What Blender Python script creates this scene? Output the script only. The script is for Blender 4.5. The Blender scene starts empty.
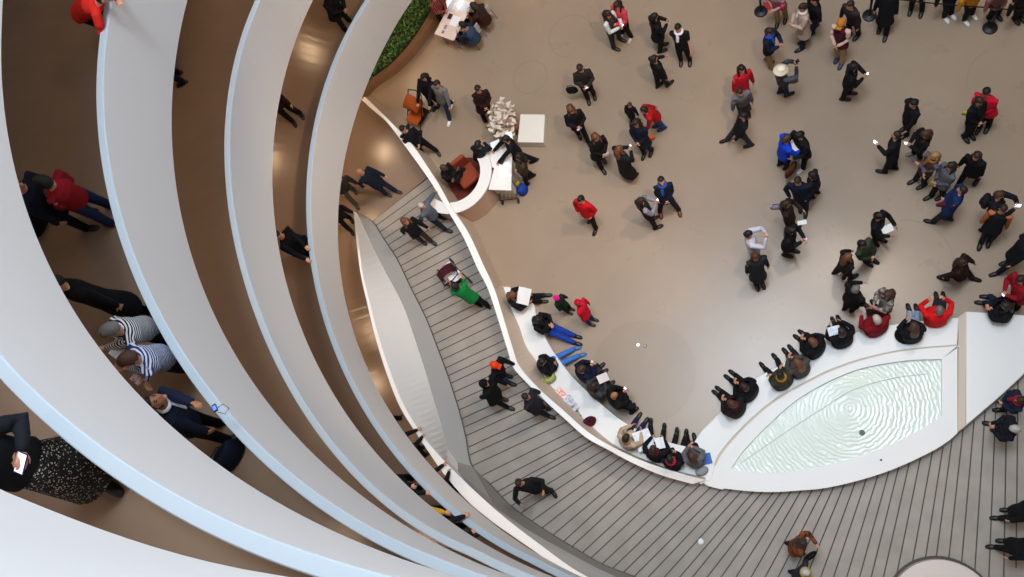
import bpy, bmesh, math, random
import numpy as np
from mathutils import Vector, Matrix

# ------------------------------------------------------------------ camera
sc = bpy.context.scene
col = sc.collection
W, HH = 1024, 577
NX, NY, FP, CAMZ = 796.068, 490.087, 896.09, 21.766      # nadir pixel, focal length in pixels, camera height
_d = np.array([NX-512, NY-288.5, FP]); _d /= np.linalg.norm(_d)
_z = -_d
_x = np.array([1., 0, 0]) - _z[0]*_z; _x /= np.linalg.norm(_x)
_y = np.cross(_z, _x)
V = np.stack([_x, _y, _z])                                # camera axes -> world axes
cam_data = bpy.data.cameras.new('camera'); cam = bpy.data.objects.new('camera', cam_data); col.objects.link(cam)
cam_data.sensor_width = 36; cam_data.lens = FP/W*36; cam_data.clip_end = 200; cam_data.clip_start = .05
R3 = np.stack([V@np.array([1, 0, 0]), V@np.array([0, -1, 0]), V@np.array([0, 0, -1])], 1)
M = Matrix([list(map(float, R3[i]))+[0] for i in range(3)]+[[0, 0, 0, 1]])
M.translation = Vector((0, 0, CAMZ)); cam.matrix_world = M
sc.camera = cam

# ------------------------------------------------------------------ world, daylight, exposure
world = bpy.data.worlds.new('world'); sc.world = world; world.use_nodes = True
bg = world.node_tree.nodes['Background']; bg.inputs[0].default_value = (.72, .82, 1, 1); bg.inputs[1].default_value = 1.1
sc.view_settings.view_transform = 'Standard'; sc.view_settings.look = 'None'
sc.view_settings.gamma = 1; sc.view_settings.use_curve_mapping = False
sc.view_settings.exposure = 0.12
sc.cycles.max_bounces = 8; sc.cycles.diffuse_bounces = 5; sc.cycles.glossy_bounces = 3
CX, CY, R0, GR, Z0, PITCH, HB, RB = -.892, 6.775, 9.012, -.128, 5.124, 3.66, 1.685, .07

def area_light(name, loc, size, power, color, rot=(0, 0, 0), shape='DISK'):
    l = bpy.data.lights.new(name, 'AREA'); l.shape = shape; l.size = size; l.energy = power; l.color = color
    o = bpy.data.objects.new(name, l); o.location = loc; o.rotation_euler = rot; col.objects.link(o); return o
area_light('skylight_dome', (CX, CY, 38), 14, 4300, (.72, .86, 1.0))
area_light('skylight_oculus', (CX, CY, 38), 5.0, 3300, (.77, .89, 1.0))
def spot(name, loc, target, power, color, angle, blend=.6, size=.15):
    l = bpy.data.lights.new(name, 'SPOT'); l.energy = power; l.color = color; l.spot_size = math.radians(angle); l.spot_blend = blend; l.shadow_soft_size = size
    o = bpy.data.objects.new(name, l); o.location = loc; o.rotation_euler = (Vector(target)-Vector(loc)).to_track_quat('-Z', 'Y').to_euler(); col.objects.link(o); return o
# warm gallery spotlights hung high in the rotunda, as the bright pools on fountain, bench and ramp show, plus an added one
spot('warm_spotlight', (3.4, 11.2, 20), (-.3, 1.3, 0), 2900, (1, .90, .78), 27, size=.3)
spot('warm_spotlight', (4.4, 10.2, 20), (-8.2, 3.2, 1), 3600, (1, .88, .76), 36)
spot('warm_spotlight', (4.0, 4.0, 20.5), (-7.5, 10.5, 0), 4700, (1, .74, .52), 42)  # added without a seen source, to warm and brighten the upper-left floor

# ------------------------------------------------------------------ maths helpers
def ray(px, py):
    v = V@np.array([px-512, py-288.5, FP]); return v
def G(px, py, z):
    v = ray(px, py); t = (z-CAMZ)/v[2]
    return Vector((v[0]*t, v[1]*t, z))
FIX = {('B','cap'): ([-0.6752, 1.7605, -1.4482, 0.3873, -0.0203], .04, 1.24), ('B','bot'): ([-0.078, 0.2116, -0.1418, 0.0198, -0.0032], -.13, 1.23),
 ('C','cap'): ([-1.4322, 2.4418, -0.8408, -0.1235, 0.0339], -.26, 1.14), ('C','bot'): ([-0.3348, 0.6123, -0.1472, -0.1263, 0.014], -.37, 1.14),
 ('D','cap'): ([-0.4682, 0.6706, -0.0746, -0.158, 0.0078], -.5, 1.14), ('D','bot'): ([0.4269, -0.4084, -0.2082, 0.1163, 0.0277], -.54, 1.0),
 ('A','cap'): ([-1.014, 3.4963, -4.0437, 1.5684], .92, 1.32), ('A','bot'): ([0.0759, 0.0022, -0.4039, 0.4152, -0.0908], .2, 1.29),
 ('U','bot'): ([-10.4059, 42.4429, -57.5931, 26.0071], 1.26, 1.46)}
LEVEL = {'E': -1, 'D': 0, 'C': 1, 'B': 2, 'A': 3, 'U': 4}
def capz(b, th): return Z0+LEVEL[b]*PITCH+PITCH*th/(2*math.pi)
def capr(b, th, k='cap'):
    r = R0+GR*(capz(b, th)-Z0)+(RB if k == 'bot' else 0)
    if (b, k) in FIX:
        c, lo, hi = FIX[b, k]; t = min(max(th, lo), hi)
        r += float(np.polyval(c, t))*max(0, 1-abs(th-t)/.35)
    if b in 'ABCD' and th > 1.5: r += .45*min(1, (th-1.5)/.3)**2
    if b == 'U' and th > 1.46: r += 1.1*min(1, (th-1.46)/.3)**2
    return r
def hel(b, th, dr=0, z=None, dz=0, k='cap'):
    r = capr(b, th, k)+dr
    return Vector((CX+r*math.cos(th+math.pi), CY+r*math.sin(th+math.pi), (capz(b, th) if z is None else z)+dz))
def theta(p):
    t = math.atan2(p[1]-CY, p[0]-CX)+math.pi
    return t if t < math.pi*1.5 else t-2*math.pi
def GL(b, px, py, dz=0):
    """point of a ramp floor (or dz above it) that shows at this pixel"""
    z = capz(b, .5)-.95+dz
    for _ in range(12):
        p = G(px, py, z); z = capz(b, theta(p))-.95+dz
    return G(px, py, z)

def lin(h):
    h = h.lstrip('#'); c = [int(h[i:i+2], 16)/255 for i in (0, 2, 4)]
    return tuple((x/12.92 if x <= .04045 else ((x+.055)/1.055)**2.4) for x in c)+(1,)
MATS = {}
def mat(name, hexc, rough=.6, hex2=None, scale=8., bump=0., bscale=30., metal=0., emit=0., spec=.5, stripe=None, kind='noise', coat=0.):
    key = (name, hexc, rough, hex2, scale, bump, stripe, emit, kind)
    if key in MATS: return MATS[key]
    m = bpy.data.materials.new(name); m.use_nodes = True; nt = m.node_tree; b = nt.nodes['Principled BSDF']
    b.inputs['Base Color'].default_value = lin(hexc); b.inputs['Roughness'].default_value = rough
    b.inputs['Metallic'].default_value = metal; b.inputs['Specular IOR Level'].default_value = spec
    b.inputs['Coat Weight'].default_value = coat
    tc = nt.nodes.new('ShaderNodeTexCoord')
    if hex2:
        if kind == 'noise':
            n = nt.nodes.new('ShaderNodeTexNoise'); n.inputs['Scale'].default_value = scale; n.inputs['Detail'].default_value = 5
            nt.links.new(tc.outputs['Object'], n.inputs['Vector']); fac = n.outputs['Fac']; lo, hi = .35, .65
        elif kind == 'spots':
            n = nt.nodes.new('ShaderNodeTexVoronoi'); n.inputs['Scale'].default_value = scale
            nt.links.new(tc.outputs['Object'], n.inputs['Vector']); fac = n.outputs['Distance']; lo, hi = .24, .3
        else:
            n = nt.nodes.new('ShaderNodeTexWave'); n.bands_direction = kind; n.inputs['Scale'].default_value = scale
            n.inputs['Distortion'].default_value = .6
            nt.links.new(tc.outputs['Object'], n.inputs['Vector']); fac = n.outputs['Fac']; lo, hi = .45, .55
        r = nt.nodes.new('ShaderNodeValToRGB'); r.color_ramp.elements[0].position = lo; r.color_ramp.elements[1].position = hi
        r.color_ramp.elements[0].color = lin(hexc); r.color_ramp.elements[1].color = lin(hex2)
        nt.links.new(fac, r.inputs['Fac']); nt.links.new(r.outputs['Color'], b.inputs['Base Color'])
    if bump:
        n2 = nt.nodes.new('ShaderNodeTexNoise'); n2.inputs['Scale'].default_value = bscale; n2.inputs['Detail'].default_value = 4
        bp = nt.nodes.new('ShaderNodeBump'); bp.inputs['Strength'].default_value = bump; bp.inputs['Distance'].default_value = .02
        nt.links.new(tc.outputs['Object'], n2.inputs['Vector']); nt.links.new(n2.outputs['Fac'], bp.inputs['Height'])
        nt.links.new(bp.outputs['Normal'], b.inputs['Normal'])
    if emit:
        b.inputs['Emission Color'].default_value = lin(hexc); b.inputs['Emission Strength'].default_value = emit
    MATS[key] = m; return m
def wall_mat(name, hexc='#ddd9d4'): return mat(name, hexc, .55, None, bump=.05, bscale=3)

# ------------------------------------------------------------------ mesh helpers
class MB:
    """collects shapes for ONE mesh"""
    def __init__(s): s.v = []; s.f = []; s.m = []
    def add(s, vs, fs, mi=0):
        o = len(s.v); s.v += [tuple(v) for v in vs]; s.f += [tuple(o+i for i in f) for f in fs]; s.m += [mi]*len(fs)
    def loft(s, rings, caps=True, closed=True, mi=0):
        n = len(rings[0]); vs = [p for r in rings for p in r]; fs = []
        for i in range(len(rings)-1):
            for j in range(n if closed else n-1):
                k = (j+1) % n; fs.append((i*n+j, i*n+k, (i+1)*n+k, (i+1)*n+j))
        if caps: fs += [tuple(reversed(range(n))), tuple((len(rings)-1)*n+j for j in range(n))]
        s.add(vs, fs, mi)
    def tube(s, pts, rad, n=8, mi=0, ref=None, flat=None, dome=True):
        """tapered tube through pts; rad one radius per point or (a,b) pairs, a along ref"""
        pts = [Vector(p) for p in pts]
        rad = [(r, r) if not isinstance(r, (tuple, list)) else r for r in (rad if isinstance(rad, (list, tuple)) else [rad]*len(pts))]
        if dome:
            d0 = (pts[0]-pts[1]).normalized(); d1 = (pts[-1]-pts[-2]).normalized(); a, b = rad[0], rad[-1]
            pts = [pts[0]+d0*min(a)*.75]+pts+[pts[-1]+d1*min(b)*.75]
            rad = [(a[0]*.55, a[1]*.55)]+rad+[(b[0]*.55, b[1]*.55)]
        rings = []; r_ = Vector(ref) if ref is not None else Vector((.31, .17, .93))
        for i, p in enumerate(pts):
            t = (pts[min(i+1, len(pts)-1)]-pts[max(i-1, 0)]).normalized()
            a = r_-t*r_.dot(t)
            if a.length < 1e-3: a = t.orthogonal()
            a.normalize(); b = t.cross(a)
            rings.append([p+a*(rad[i][0]*math.cos(2*math.pi*k/n))+b*(rad[i][1]*math.sin(2*math.pi*k/n)) for k in range(n)])
        s.loft(rings, mi=mi)
    def ell(s, c, rx, ry, rz, X=(1, 0, 0), Y=(0, 1, 0), Z=(0, 0, 1), n=12, m=8, fn=None, mi=0):
        c = Vector(c); X, Y, Z = Vector(X), Vector(Y), Vector(Z); rings = []
        for i in range(m+1):
            a = math.pi*(i+.12)/(m+.24)-math.pi/2; ring = []
            for k in range(n):
                b = 2*math.pi*k/n; u = Vector((math.cos(a)*math.cos(b), math.cos(a)*math.sin(b), math.sin(a)))
                q = 1. if fn is None else fn(u)
                ring.append(c+(X*(u.x*rx)+Y*(u.y*ry)+Z*(u.z*rz))*q)
            rings.append(ring)
        s.loft(rings, mi=mi)
    def box(s, c, sx, sy, sz, rz=0., mi=0, X=None, Y=None, Z=None):
        c = Vector(c); X = Vector(X) if X is not None else Vector((math.cos(rz), math.sin(rz), 0)); Y = Vector(Y) if Y is not None else Vector((-math.sin(rz), math.cos(rz), 0)); Z = Vector(Z) if Z is not None else X.cross(Y)
        vs = [c+X*(sx/2*i)+Y*(sy/2*j)+Z*(sz/2*k) for k in (-1, 1) for i, j in ((-1, -1), (1, -1), (1, 1), (-1, 1))]
        s.add(vs, [(3, 2, 1, 0), (4, 5, 6, 7), (0, 1, 5, 4), (1, 2, 6, 5), (2, 3, 7, 6), (3, 0, 4, 7)], mi)
    def prism(s, top, h, mi=0):
        """polygon (counter-clockwise or not) at its own heights, going down by h"""
        n = len(top); vs = [Vector(p) for p in top]+[Vector(p)-Vector((0, 0, h)) for p in top]
        s.add(vs, [tuple(range(n)), tuple(reversed(range(n, 2*n)))]+[(i, i+n, (i+1) % n+n, (i+1) % n) for i in range(n)], mi)
    def disc(s, c, r, h, n=20, mi=0, r2=None):
        c = Vector(c); r2 = r if r2 is None else r2
        s.loft([[c+Vector((q*math.cos(2*math.pi*k/n), q*math.sin(2*math.pi*k/n), z)) for k in range(n)] for q, z in ((r, 0), (r2, h))], mi=mi)
    def ring(s, c, r, w, h, n=40, a0=0., a1=2*math.pi, mi=0):
        c = Vector(c); full = abs(a1-a0-2*math.pi) < 1e-3; k_ = n if full else n+1; rings = []
        for k in range(k_):
            a = a0+(a1-a0)*k/n; d = Vector((math.cos(a), math.sin(a), 0))
            rings.append([c+d*(r-w/2), c+d*(r+w/2), c+d*(r+w/2)+Vector((0, 0, h)), c+d*(r-w/2)+Vector((0, 0, h))])
        if full: rings.append(rings[0]); s.loft(rings, caps=False, mi=mi)
        else: s.loft(rings, mi=mi)
    def build(s, name, mats, parent=None, smooth=False, remesh=0, bevel=0, loc=None):
        me = bpy.data.meshes.new(name)
        P = Vector((0, 0, 0)) if parent is None else Vector(parent['_o'])
        if loc is not None and parent is None: P = Vector(loc)
        me.from_pydata([tuple(Vector(v)-P) for v in s.v], [], s.f)
        for m in (mats if isinstance(mats, (list, tuple)) else [mats]): me.materials.append(m)
        me.polygons.foreach_set('material_index', s.m)
        bm = bmesh.new(); bm.from_mesh(me); bmesh.ops.recalc_face_normals(bm, faces=bm.faces); bm.to_mesh(me); bm.free()
        if smooth: me.polygons.foreach_set('use_smooth', [True]*len(me.polygons))
        o = bpy.data.objects.new(name, me); col.objects.link(o)
        if parent is not None: o.parent = parent
        elif loc is not None: o.location = loc
        o['_o'] = tuple(P)
        if remesh:
            r = o.modifiers.new('remesh', 'REMESH'); r.mode = 'VOXEL'; r.voxel_size = remesh; r.use_smooth_shade = True
            sm = o.modifiers.new('smooth', 'SMOOTH'); sm.factor = .5; sm.iterations = 2
        if bevel:
            b = o.modifiers.new('bevel', 'BEVEL'); b.width = bevel; b.segments = 2; b.limit_method = 'ANGLE'
        return o
def tag(o, label=None, cat=None, group=None, kind=None):
    if label: o['label'] = label
    if cat: o['category'] = cat
    if group: o['group'] = group
    if kind: o['kind'] = kind
    return o
def thing(name, loc, label, cat, group=None):
    o = bpy.data.objects.new(name, None); o.empty_display_size = .1; col.objects.link(o); o.location = loc; o['_o'] = tuple(loc)
    return tag(o, label, cat, group)
def struct(o, label=None): o['kind'] = 'structure'; return o

def PX(s): return [tuple(map(float, t.split(','))) for t in s.split()]
def resample(pts, n, key=None):
    """n points evenly along a traced line, smoothed (Catmull-Rom); pts may carry a height"""
    P = np.array(pts, float); d = np.r_[0, np.cumsum(np.linalg.norm(np.diff(P[:, :2], axis=0), axis=1))]
    out = []
    for t in np.linspace(0, d[-1], n):
        i = min(max(int(np.searchsorted(d, t, 'right'))-1, 0), len(P)-2)
        u = (t-d[i])/(d[i+1]-d[i]); p0, p1, p2, p3 = P[max(i-1, 0)], P[i], P[i+1], P[min(i+2, len(P)-1)]
        m1 = (p2-p0)/(d[i+1]-d[max(i-1, 0)])*(d[i+1]-d[i]); m2 = (p3-p1)/(d[min(i+2, len(P)-1)]-d[i])*(d[i+1]-d[i])
        out.append((2*u**3-3*u**2+1)*p1+(u**3-2*u**2+u)*m1+(-2*u**3+3*u**2)*p2+(u**3-u**2)*m2)
    return out

# ================================================================== THE ROTUNDA
white = mat('white_painted_concrete', '#dcdad6', .6, bump=.04, bscale=2.5)
white2 = mat('white_parapet_paint', '#e9e7e5', .6, bump=.04, bscale=2.5)
def terrazzo(name, c1, c2, rough):
    m = bpy.data.materials.new(name); m.use_nodes = True; nt = m.node_tree; b = nt.nodes['Principled BSDF']
    tc = nt.nodes.new('ShaderNodeTexCoord')
    n = nt.nodes.new('ShaderNodeTexNoise'); n.inputs['Scale'].default_value = .45; n.inputs['Detail'].default_value = 9; n.inputs['Roughness'].default_value = .62
    r = nt.nodes.new('ShaderNodeValToRGB'); r.color_ramp.elements[0].position = .25; r.color_ramp.elements[1].position = .75; b.inputs['Specular IOR Level'].default_value = .36
    r.color_ramp.elements[0].color = lin(c1); r.color_ramp.elements[1].color = lin(c2)
    nt.links.new(tc.outputs['Object'], n.inputs['Vector']); nt.links.new(n.outputs['Fac'], r.inputs['Fac']); nt.links.new(r.outputs['Color'], b.inputs['Base Color'])
    n2 = nt.nodes.new('ShaderNodeTexNoise'); n2.inputs['Scale'].default_value = 1.3; n2.inputs['Detail'].default_value = 6
    mr = nt.nodes.new('ShaderNodeMapRange'); mr.inputs['To Min'].default_value = rough*.92; mr.inputs['To Max'].default_value = rough*1.08
    nt.links.new(tc.outputs['Object'], n2.inputs['Vector']); nt.links.new(n2.outputs['Fac'], mr.inputs['Value']); nt.links.new(mr.outputs['Result'], b.inputs['Roughness'])
    return m
floor_m = terrazzo('polished_terrazzo_floor', '#937f6b', '#a18c77', .28)
ramp_m = terrazzo('ramp_floor_terrazzo', '#7f6a58', '#8d7765', .21)

m = MB(); m.box((0, 12, -.1), 60, 60, .2); struct(m.build('floor', floor_m))

# ---- the spiral: one turn of floor slab + parapet per level
def level(b, t0, t1, n, name):
    cap, = (capz,)
    s = MB(); rings = []
    for i in range(n+1):
        t = t0+(t1-t0)*i/n; z = capz(b, t)
        rc = capr(b, t); rb = capr(b, t, 'bot')
        q = lambda r, zz: Vector((CX+r*math.cos(t+math.pi), CY+r*math.sin(t+math.pi), zz))
        w = .125
        rings.append([q(rc, z-.012), q(rc-.012, z), q(rc-w+.012, z), q(rc-w, z-.012), q(rb, z-HB), q(rb+.15, z-HB), q(rb+.5, z-HB+.30),
                      q(rc+7.2, z-HB+.30), q(rc+7.2, z-.95), q(rc+.03, z-.95), q(rc+.01, z-.6)])
    vs = [p for r in rings for p in r]; N = 11; fs = []; mi = []
    for i in range(n):
        for j in range(N):
            k = (j+1) % N; fs.append((i*N+j, i*N+k, (i+1)*N+k, (i+1)*N+j)); mi.append(1 if j == 8 else (2 if j in (0, 1, 2, 9) else 0))
    fs += [tuple(reversed(range(N))), tuple(n*N+j for j in range(N))]; mi += [0, 0]
    s.v = vs; s.f = fs; s.m = mi
    o = s.build(name, [white2, ramp_m, mat('pale_blue_cap_rail', '#abb5bc', .5)], smooth=False)
    return struct(o)
D2 = math.radians
level('D', D2(-62), D2(297), 300, 'trim_1')
level('C', D2(-62), D2(297), 300, 'trim_2')
level('B', D2(-62), D2(297), 300, 'trim_3')
level('A', D2(-62), D2(297), 300, 'trim_4')
level('U', D2(-62), D2(200), 240, 'trim_5')
# outer wall of the building behind the ramps
m = MB(); m.ring((CX, CY, -.2), 16.2, .3, 27, n=72); struct(m.build('wall_outer', wall_mat('outer_wall_plaster')))

# ---- ground level: ramp with grooves, ledge, parapet E, low curved wall
def zr(px, py):
    """height of the grooved ramp along its length"""
    s = min(max((px-370)/500., 0), 1); return .262-.222*s
ledge = PX("357,213 371.6,220.6 384,239 396.5,258 411,288 426,318 436,343.6 448,375.8 459,410 465.6,436 472,466 490,484 511,506 542,528 572,546.5 602,564 634,576.6 670,592 730,612 800,630 900,650 1010,640 1080,600")
capL = PX("361.6,99.8 373,110 385.5,120.4 406,147.4 427,176.5 437.5,193 448,211 463.8,238 477.8,269 487.5,288 497,316 507.5,350 513,367 524,380 542.5,398.4 566,420 586,437.5 608.5,450 632.7,463 661,475 692,484 718,487.7 745,490.8 773,492 800.6,490.4 824,488.2 859,480.4 895,468.5 933,450.7 949.6,440 968,424 995.6,400.5 1018,380 1040,358 1070,322")
capR = PX("364.7,96.7 375,106.5 388.7,120 412.5,145 431,172 441,188 451.5,207 468,232 482.5,263 494,288 503.5,318 513,349 519,365.6 539.4,389 563,410 589.4,433 618.4,450 648,463 683,474 705,480")
foot = PX("373,97 384,107 397,122 420,145 437,167 449,186 465,211 477,230 490.6,260 503,286.6 512.5,311.6 518.8,325.6 526.6,347.5 536,361 545.6,379.7 557,392 572.8,407.6 592,426.7 616,446 642,458.5 676.7,471 706,477.5")
# ramp surface + grooves, one mesh
GR_L = PX("371.6,220.6 375.5,226 380,232 384,239 388,245 392,252 396.5,258 400.5,266 403.4,272.5 407,279.5 411,288 415,294.7 418.8,303 422.7,310.8 426,318 430.5,327 432.5,334.7 436,343.6 437.8,351.6 441.7,360 445.6,368 448,375.8 450,383.6 453.4,392.5 456,401.6 459,410 461.6,418.8 464.4,427 465.6,436 468.8,447 470,455 472,466 482,475.5 490,484 497,492 502,496.6 511,506 521,513 532,521 542,528 553,535 563,542 572,546.5 582,553 591,558 602,564 612.4,568.5 622.8,573 634,576.6")
GR_R = PX("730,491 741,492 752,493 760.7,493.7 772,494 780,494 789.5,493.7 799.7,493 811,492.6 822,491 833,488.6 843,487.5 854.6,484 866,480 877,478 888,474.4 898,469.7 908.8,465 920,460 932,454 943,447 952,440 963,430 974,421 985,411 996,401 1007,390 1018,380")
ANG = [(0, 37), (7, 28.5), (17, 26), (25, 24), (31, 25), (36, 31), (41, 42.5), (45, 43), (48, 45), (50, 48), (53, 52), (56, 60), (58, 63), (61, 70), (65, 76), (67, 78.5), (69, 81), (72, 85), (75, 89), (80, 91)]
s = MB()
N = 80; a = resample(ledge, N); b = resample(capL[4:], N)
a = [np.array(G(p[0]-3, p[1]+2, zr(*p))) for p in a]; b = [np.array(G(p[0]+3, p[1]-3, zr(*p))) for p in b]
# extra width under the wall so that nothing gapes
s.add([*a, *b], [(i, i+1, N+i+1, N+i) for i in range(N-1)], 0)
ramp_tri = [(Vector(a[i]), Vector(a[i+1]), Vector(b[i+1]), Vector(b[i])) for i in range(N-1)]
from mathutils.geometry import intersect_ray_tri
def on_ramp(px, py):
    o = Vector((0, 0, CAMZ)); d = Vector(ray(px, py))
    for q in ramp_tri:
        for t in ((q[0], q[1], q[2]), (q[0], q[2], q[3])):
            h = intersect_ray_tri(t[0], t[1], t[2], d, o, True)
            if h: return h
    return None
capP = np.array(capL)
def side(px, py):
    """signed: which side of the wall cap line the pixel lies on (True = ramp side)"""
    d = np.hypot(capP[:, 0]-px, capP[:, 1]-py); i = int(d.argmin()); i = min(max(i, 1), len(capP)-2)
    t = capP[i+1]-capP[i-1]; w = np.array([px, py])-capP[i]; return t[0]*w[1]-t[1]*w[0] > -14*np.hypot(*t)*.4
gm = []
for i in range(80):
    an = float(np.interp(i, *zip(*ANG))); d = np.array([math.cos(D2(an)), -math.sin(D2(an))])
    if i < len(GR_L): p0 = np.array(GR_L[i]); ts = np.arange(0, 240, 4.)
    else:
        j = i-len(GR_L)
        if j >= len(GR_R): break
        p0 = np.array(GR_R[j]); ts = np.arange(4, -190, -4.)
    pts = []
    for t in ts:
        p = p0+d*t
        if i < len(GR_L) and not side(*p): break
        h = on_ramp(*p)
        if h is None:
            if pts: break
            continue
        pts.append(h+Vector((0, 0, .003)))
    if len(pts) < 2: continue
    if (pts[0]-pts[-1]).length < .3: continue
    st = [pts[0], pts[len(pts)//4], pts[len(pts)//2], pts[3*len(pts)//4], pts[-1]]
    pp = pts
    nrm = (pp[-1]-pp[0]).normalized().cross(Vector((0, 0, 1)))*.0135
    vs = [p+nrm for p in pp]+[p-nrm for p in pp]; n = len(pp)
    s.add(vs, [(k, k+1, n+k+1, n+k) for k in range(n-1)], 1)
rampfloor = mat('grooved_ramp_rubber', '#8f857a', .5, '#9a9085', 2.2, .15, 60)
struct(s.build('trim_6', [rampfloor, mat('dark_groove', '#4d4640', .8)]))

# landing at the top of the grooved ramp
s = MB(); land = [G(x, y, .28) for x, y in ((300, 60), (340, 85), (364, 97), (375, 108.5), (387, 120), (409, 146), (427, 177.5), (372, 221.5), (356, 211), (300, 211))]
s.prism(land, .25); struct(s.build('trim_7', ramp_m))
# level E floor (behind the white crescent)
s = MB(); tt = [D2(-28)+D2(140)*i/60 for i in range(61)]
A_ = [hel('E', t, .0, dz=-.95) for t in tt]; B_ = [hel('E', t, 7.5, dz=-.95) for t in tt]
Eleft = PX("353.3,211 354.5,221 356.4,240.8 360.6,274 367,303 374.5,334 385.7,371 400,407 418,436 441.4,471 465.5,499 491,520.7 516.4,538.6 542,556.4 565,573.5 600,592 660,612")
el = resample(Eleft, 60)
def zE(p):
    q = G(p[0], p[1], 1.6); return capz('E', theta(q))
A_ = []
B_ = []
for p in el:
    g = G(p[0], p[1], zE(p)); th = theta(g); r = math.hypot(g.x-CX, g.y-CY)
    kf = min(1, len(A_)/14); ze = .285+(capz('E', th)-.95-.285)*kf; A_.append(Vector((g.x, g.y, ze))); rr = 16.1
    B_.append(Vector((CX+rr*math.cos(th+math.pi), CY+rr*math.sin(th+math.pi), ze)))
s.add(A_+B_, [(i, i+1, 60+i+1, 60+i) for i in range(59)]); o = struct(s.build('trim_8', ramp_m))

# parapet E with its sloping face and the grey ledge
Ecap = PX("355,213 356,221 358.5,240.8 363,274 370,303 378,334 390,371 405,407 426,440 446,463 470.6,487 503.7,516.6 542,546 580,572.7 620,590 680,606")
Ebot = PX("356.5,213 361,221 371,243 385.5,272 398,295 406.3,313.5 414.6,338.5 425,370 433,397 440,420 446,442 450,460 470.9,487.3 504,516.9 542.3,546.3 580.3,573 620.3,590.3 680.3,606.3")
n = 90
def sub(line, n, brk):
    i = brk; return resample(line[:i+1], n//2)+resample(line[i:], n//2)
L0 = sub(Eleft, n, 9); L1 = sub(Ecap, n, 9); L2 = sub(Ebot, n, 11); L3 = sub(ledge, n, 10)
rings = []
for i in range(n):
    zc = zE(L0[i]); t0_ = min(i/(n//2-1), 1.)
    zc = min(zc, .42+ (zc-.42)*min(1, i/6))          # the parapet rises out of the landing
    zb = zr(*L3[i][:2])
    p0 = G(L0[i][0], L0[i][1], zc); p1 = G(L1[i][0], L1[i][1], zc)
    zf = zb+.12 if i < n//2 else zc-.02
    if i < n//2: zf = zb+.14
    else:
        u = min(1, (i-n//2)/8); zf = (zb+.14)*(1-u)+(zc-.01)*u
    p2 = G(L2[i][0], L2[i][1], zf); p3 = G(L3[i][0], L3[i][1], zb+.02)
    dn = Vector((0, 0, -1.2))
    lift = 0. if i < n//2 else min(1, (i-n//2)/4)*max(0, zc-.38-zb)
    rings.append([p0, p1, p2, p3+Vector((0, 0, .03+lift)), p3+Vector((0, 0, -.15)), Vector((p0.x, p0.y, zb-.25))])
s = MB(); N = 6
s.v = [p for r in rings for p in r]
for i in range(n-1):
    for j in range(N):
        k = (j+1) % N; s.f.append((i*N+j, i*N+k, (i+1)*N+k, (i+1)*N+j)); s.m.append(1 if j in (2, 3) else 0)
s.f += [tuple(range(N)), tuple((n-1)*N+j for j in range(N))]; s.m += [0, 0]
struct(s.build('trim_9', [mat('bright_white_paint', '#f0ede9', .6, bump=.03, bscale=3), mat('grey_ledge_paint', '#928d87', .6, bump=.03, bscale=4)]))
# dark joint between ledge and ramp
s = MB(); jl = resample(ledge, 160); vs = []
for i, p in enumerate(jl):
    g = G(p[0], p[1], zr(*p[:2])+.055)
    q = jl[min(i+1, 159)]-jl[max(i-1, 0)]; q = q/np.linalg.norm(q); nn = Vector((-q[1], -q[0], 0))*-.016
    vs.append((g+nn, g-nn))
s.add([a for a, b in vs]+[b for a, b in vs], [(i, i+1, 161+i, 160+i) for i in range(159)]); struct(s.build('trim_10', mat('dark_joint', '#4a4642', .8)))

# low curved wall between ramp and rotunda floor
def zwall(x): return float(np.interp(x, [0, 600, 640, 700, 2000], [1.1, 1.1, .95, .50, .47]))
n = 120; k = len(capR)
L0 = resample(capL[:21], n); L1 = resample(capR, n); L2 = resample(foot, n); rings = []
for i in range(n):
    zc = zwall(L0[i][0]); zf = .45*min(1, max(0, (L2[i][1]-286)/3))
    p0 = G(L0[i][0], L0[i][1], zc); p1 = G(L1[i][0], L1[i][1], zc); p2 = G(L2[i][0], L2[i][1], zf)
    rings.append([p0, p1, p2, Vector((p2.x, p2.y, -.02)), Vector((p0.x, p0.y, -.02))])
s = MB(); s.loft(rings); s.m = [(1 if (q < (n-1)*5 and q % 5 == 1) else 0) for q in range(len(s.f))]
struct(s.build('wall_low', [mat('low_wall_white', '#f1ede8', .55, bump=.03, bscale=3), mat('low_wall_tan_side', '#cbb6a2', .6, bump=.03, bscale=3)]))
# bench in front of the wall
bf = PX("509,286.6 532.8,303 536,314.7 546,339 555,354 570,374 590,394 606,408 621,420 640,431 662,440 684,446 697,447")
bk = PX("503,286.6 507,298 512.5,311.6 518.8,325.6 526.6,347.5 536,361 545.6,379.7 557,392 572.8,407.6 592,426.7 616,446 642,458.5 676.7,471 712,479")
n = 60; a = resample(bf, n); b = resample(bk, n)
s = MB(); s.loft([[G(*b[i][:2], .44), G(*a[i][:2], .44), Vector((*G(*a[i][:2], .44)[:2], 0)), Vector((*G(*b[i][:2], .44)[:2], 0))] for i in range(n)])
benchm = mat('white_bench_paint', '#e0deda', .45, bump=.03)
o = s.build('curved_bench', benchm, bevel=.015, loc=(0, 0, 0)); tag(o, 'long white curved bench built against the low wall, visitors sitting along it', 'bench')

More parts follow.
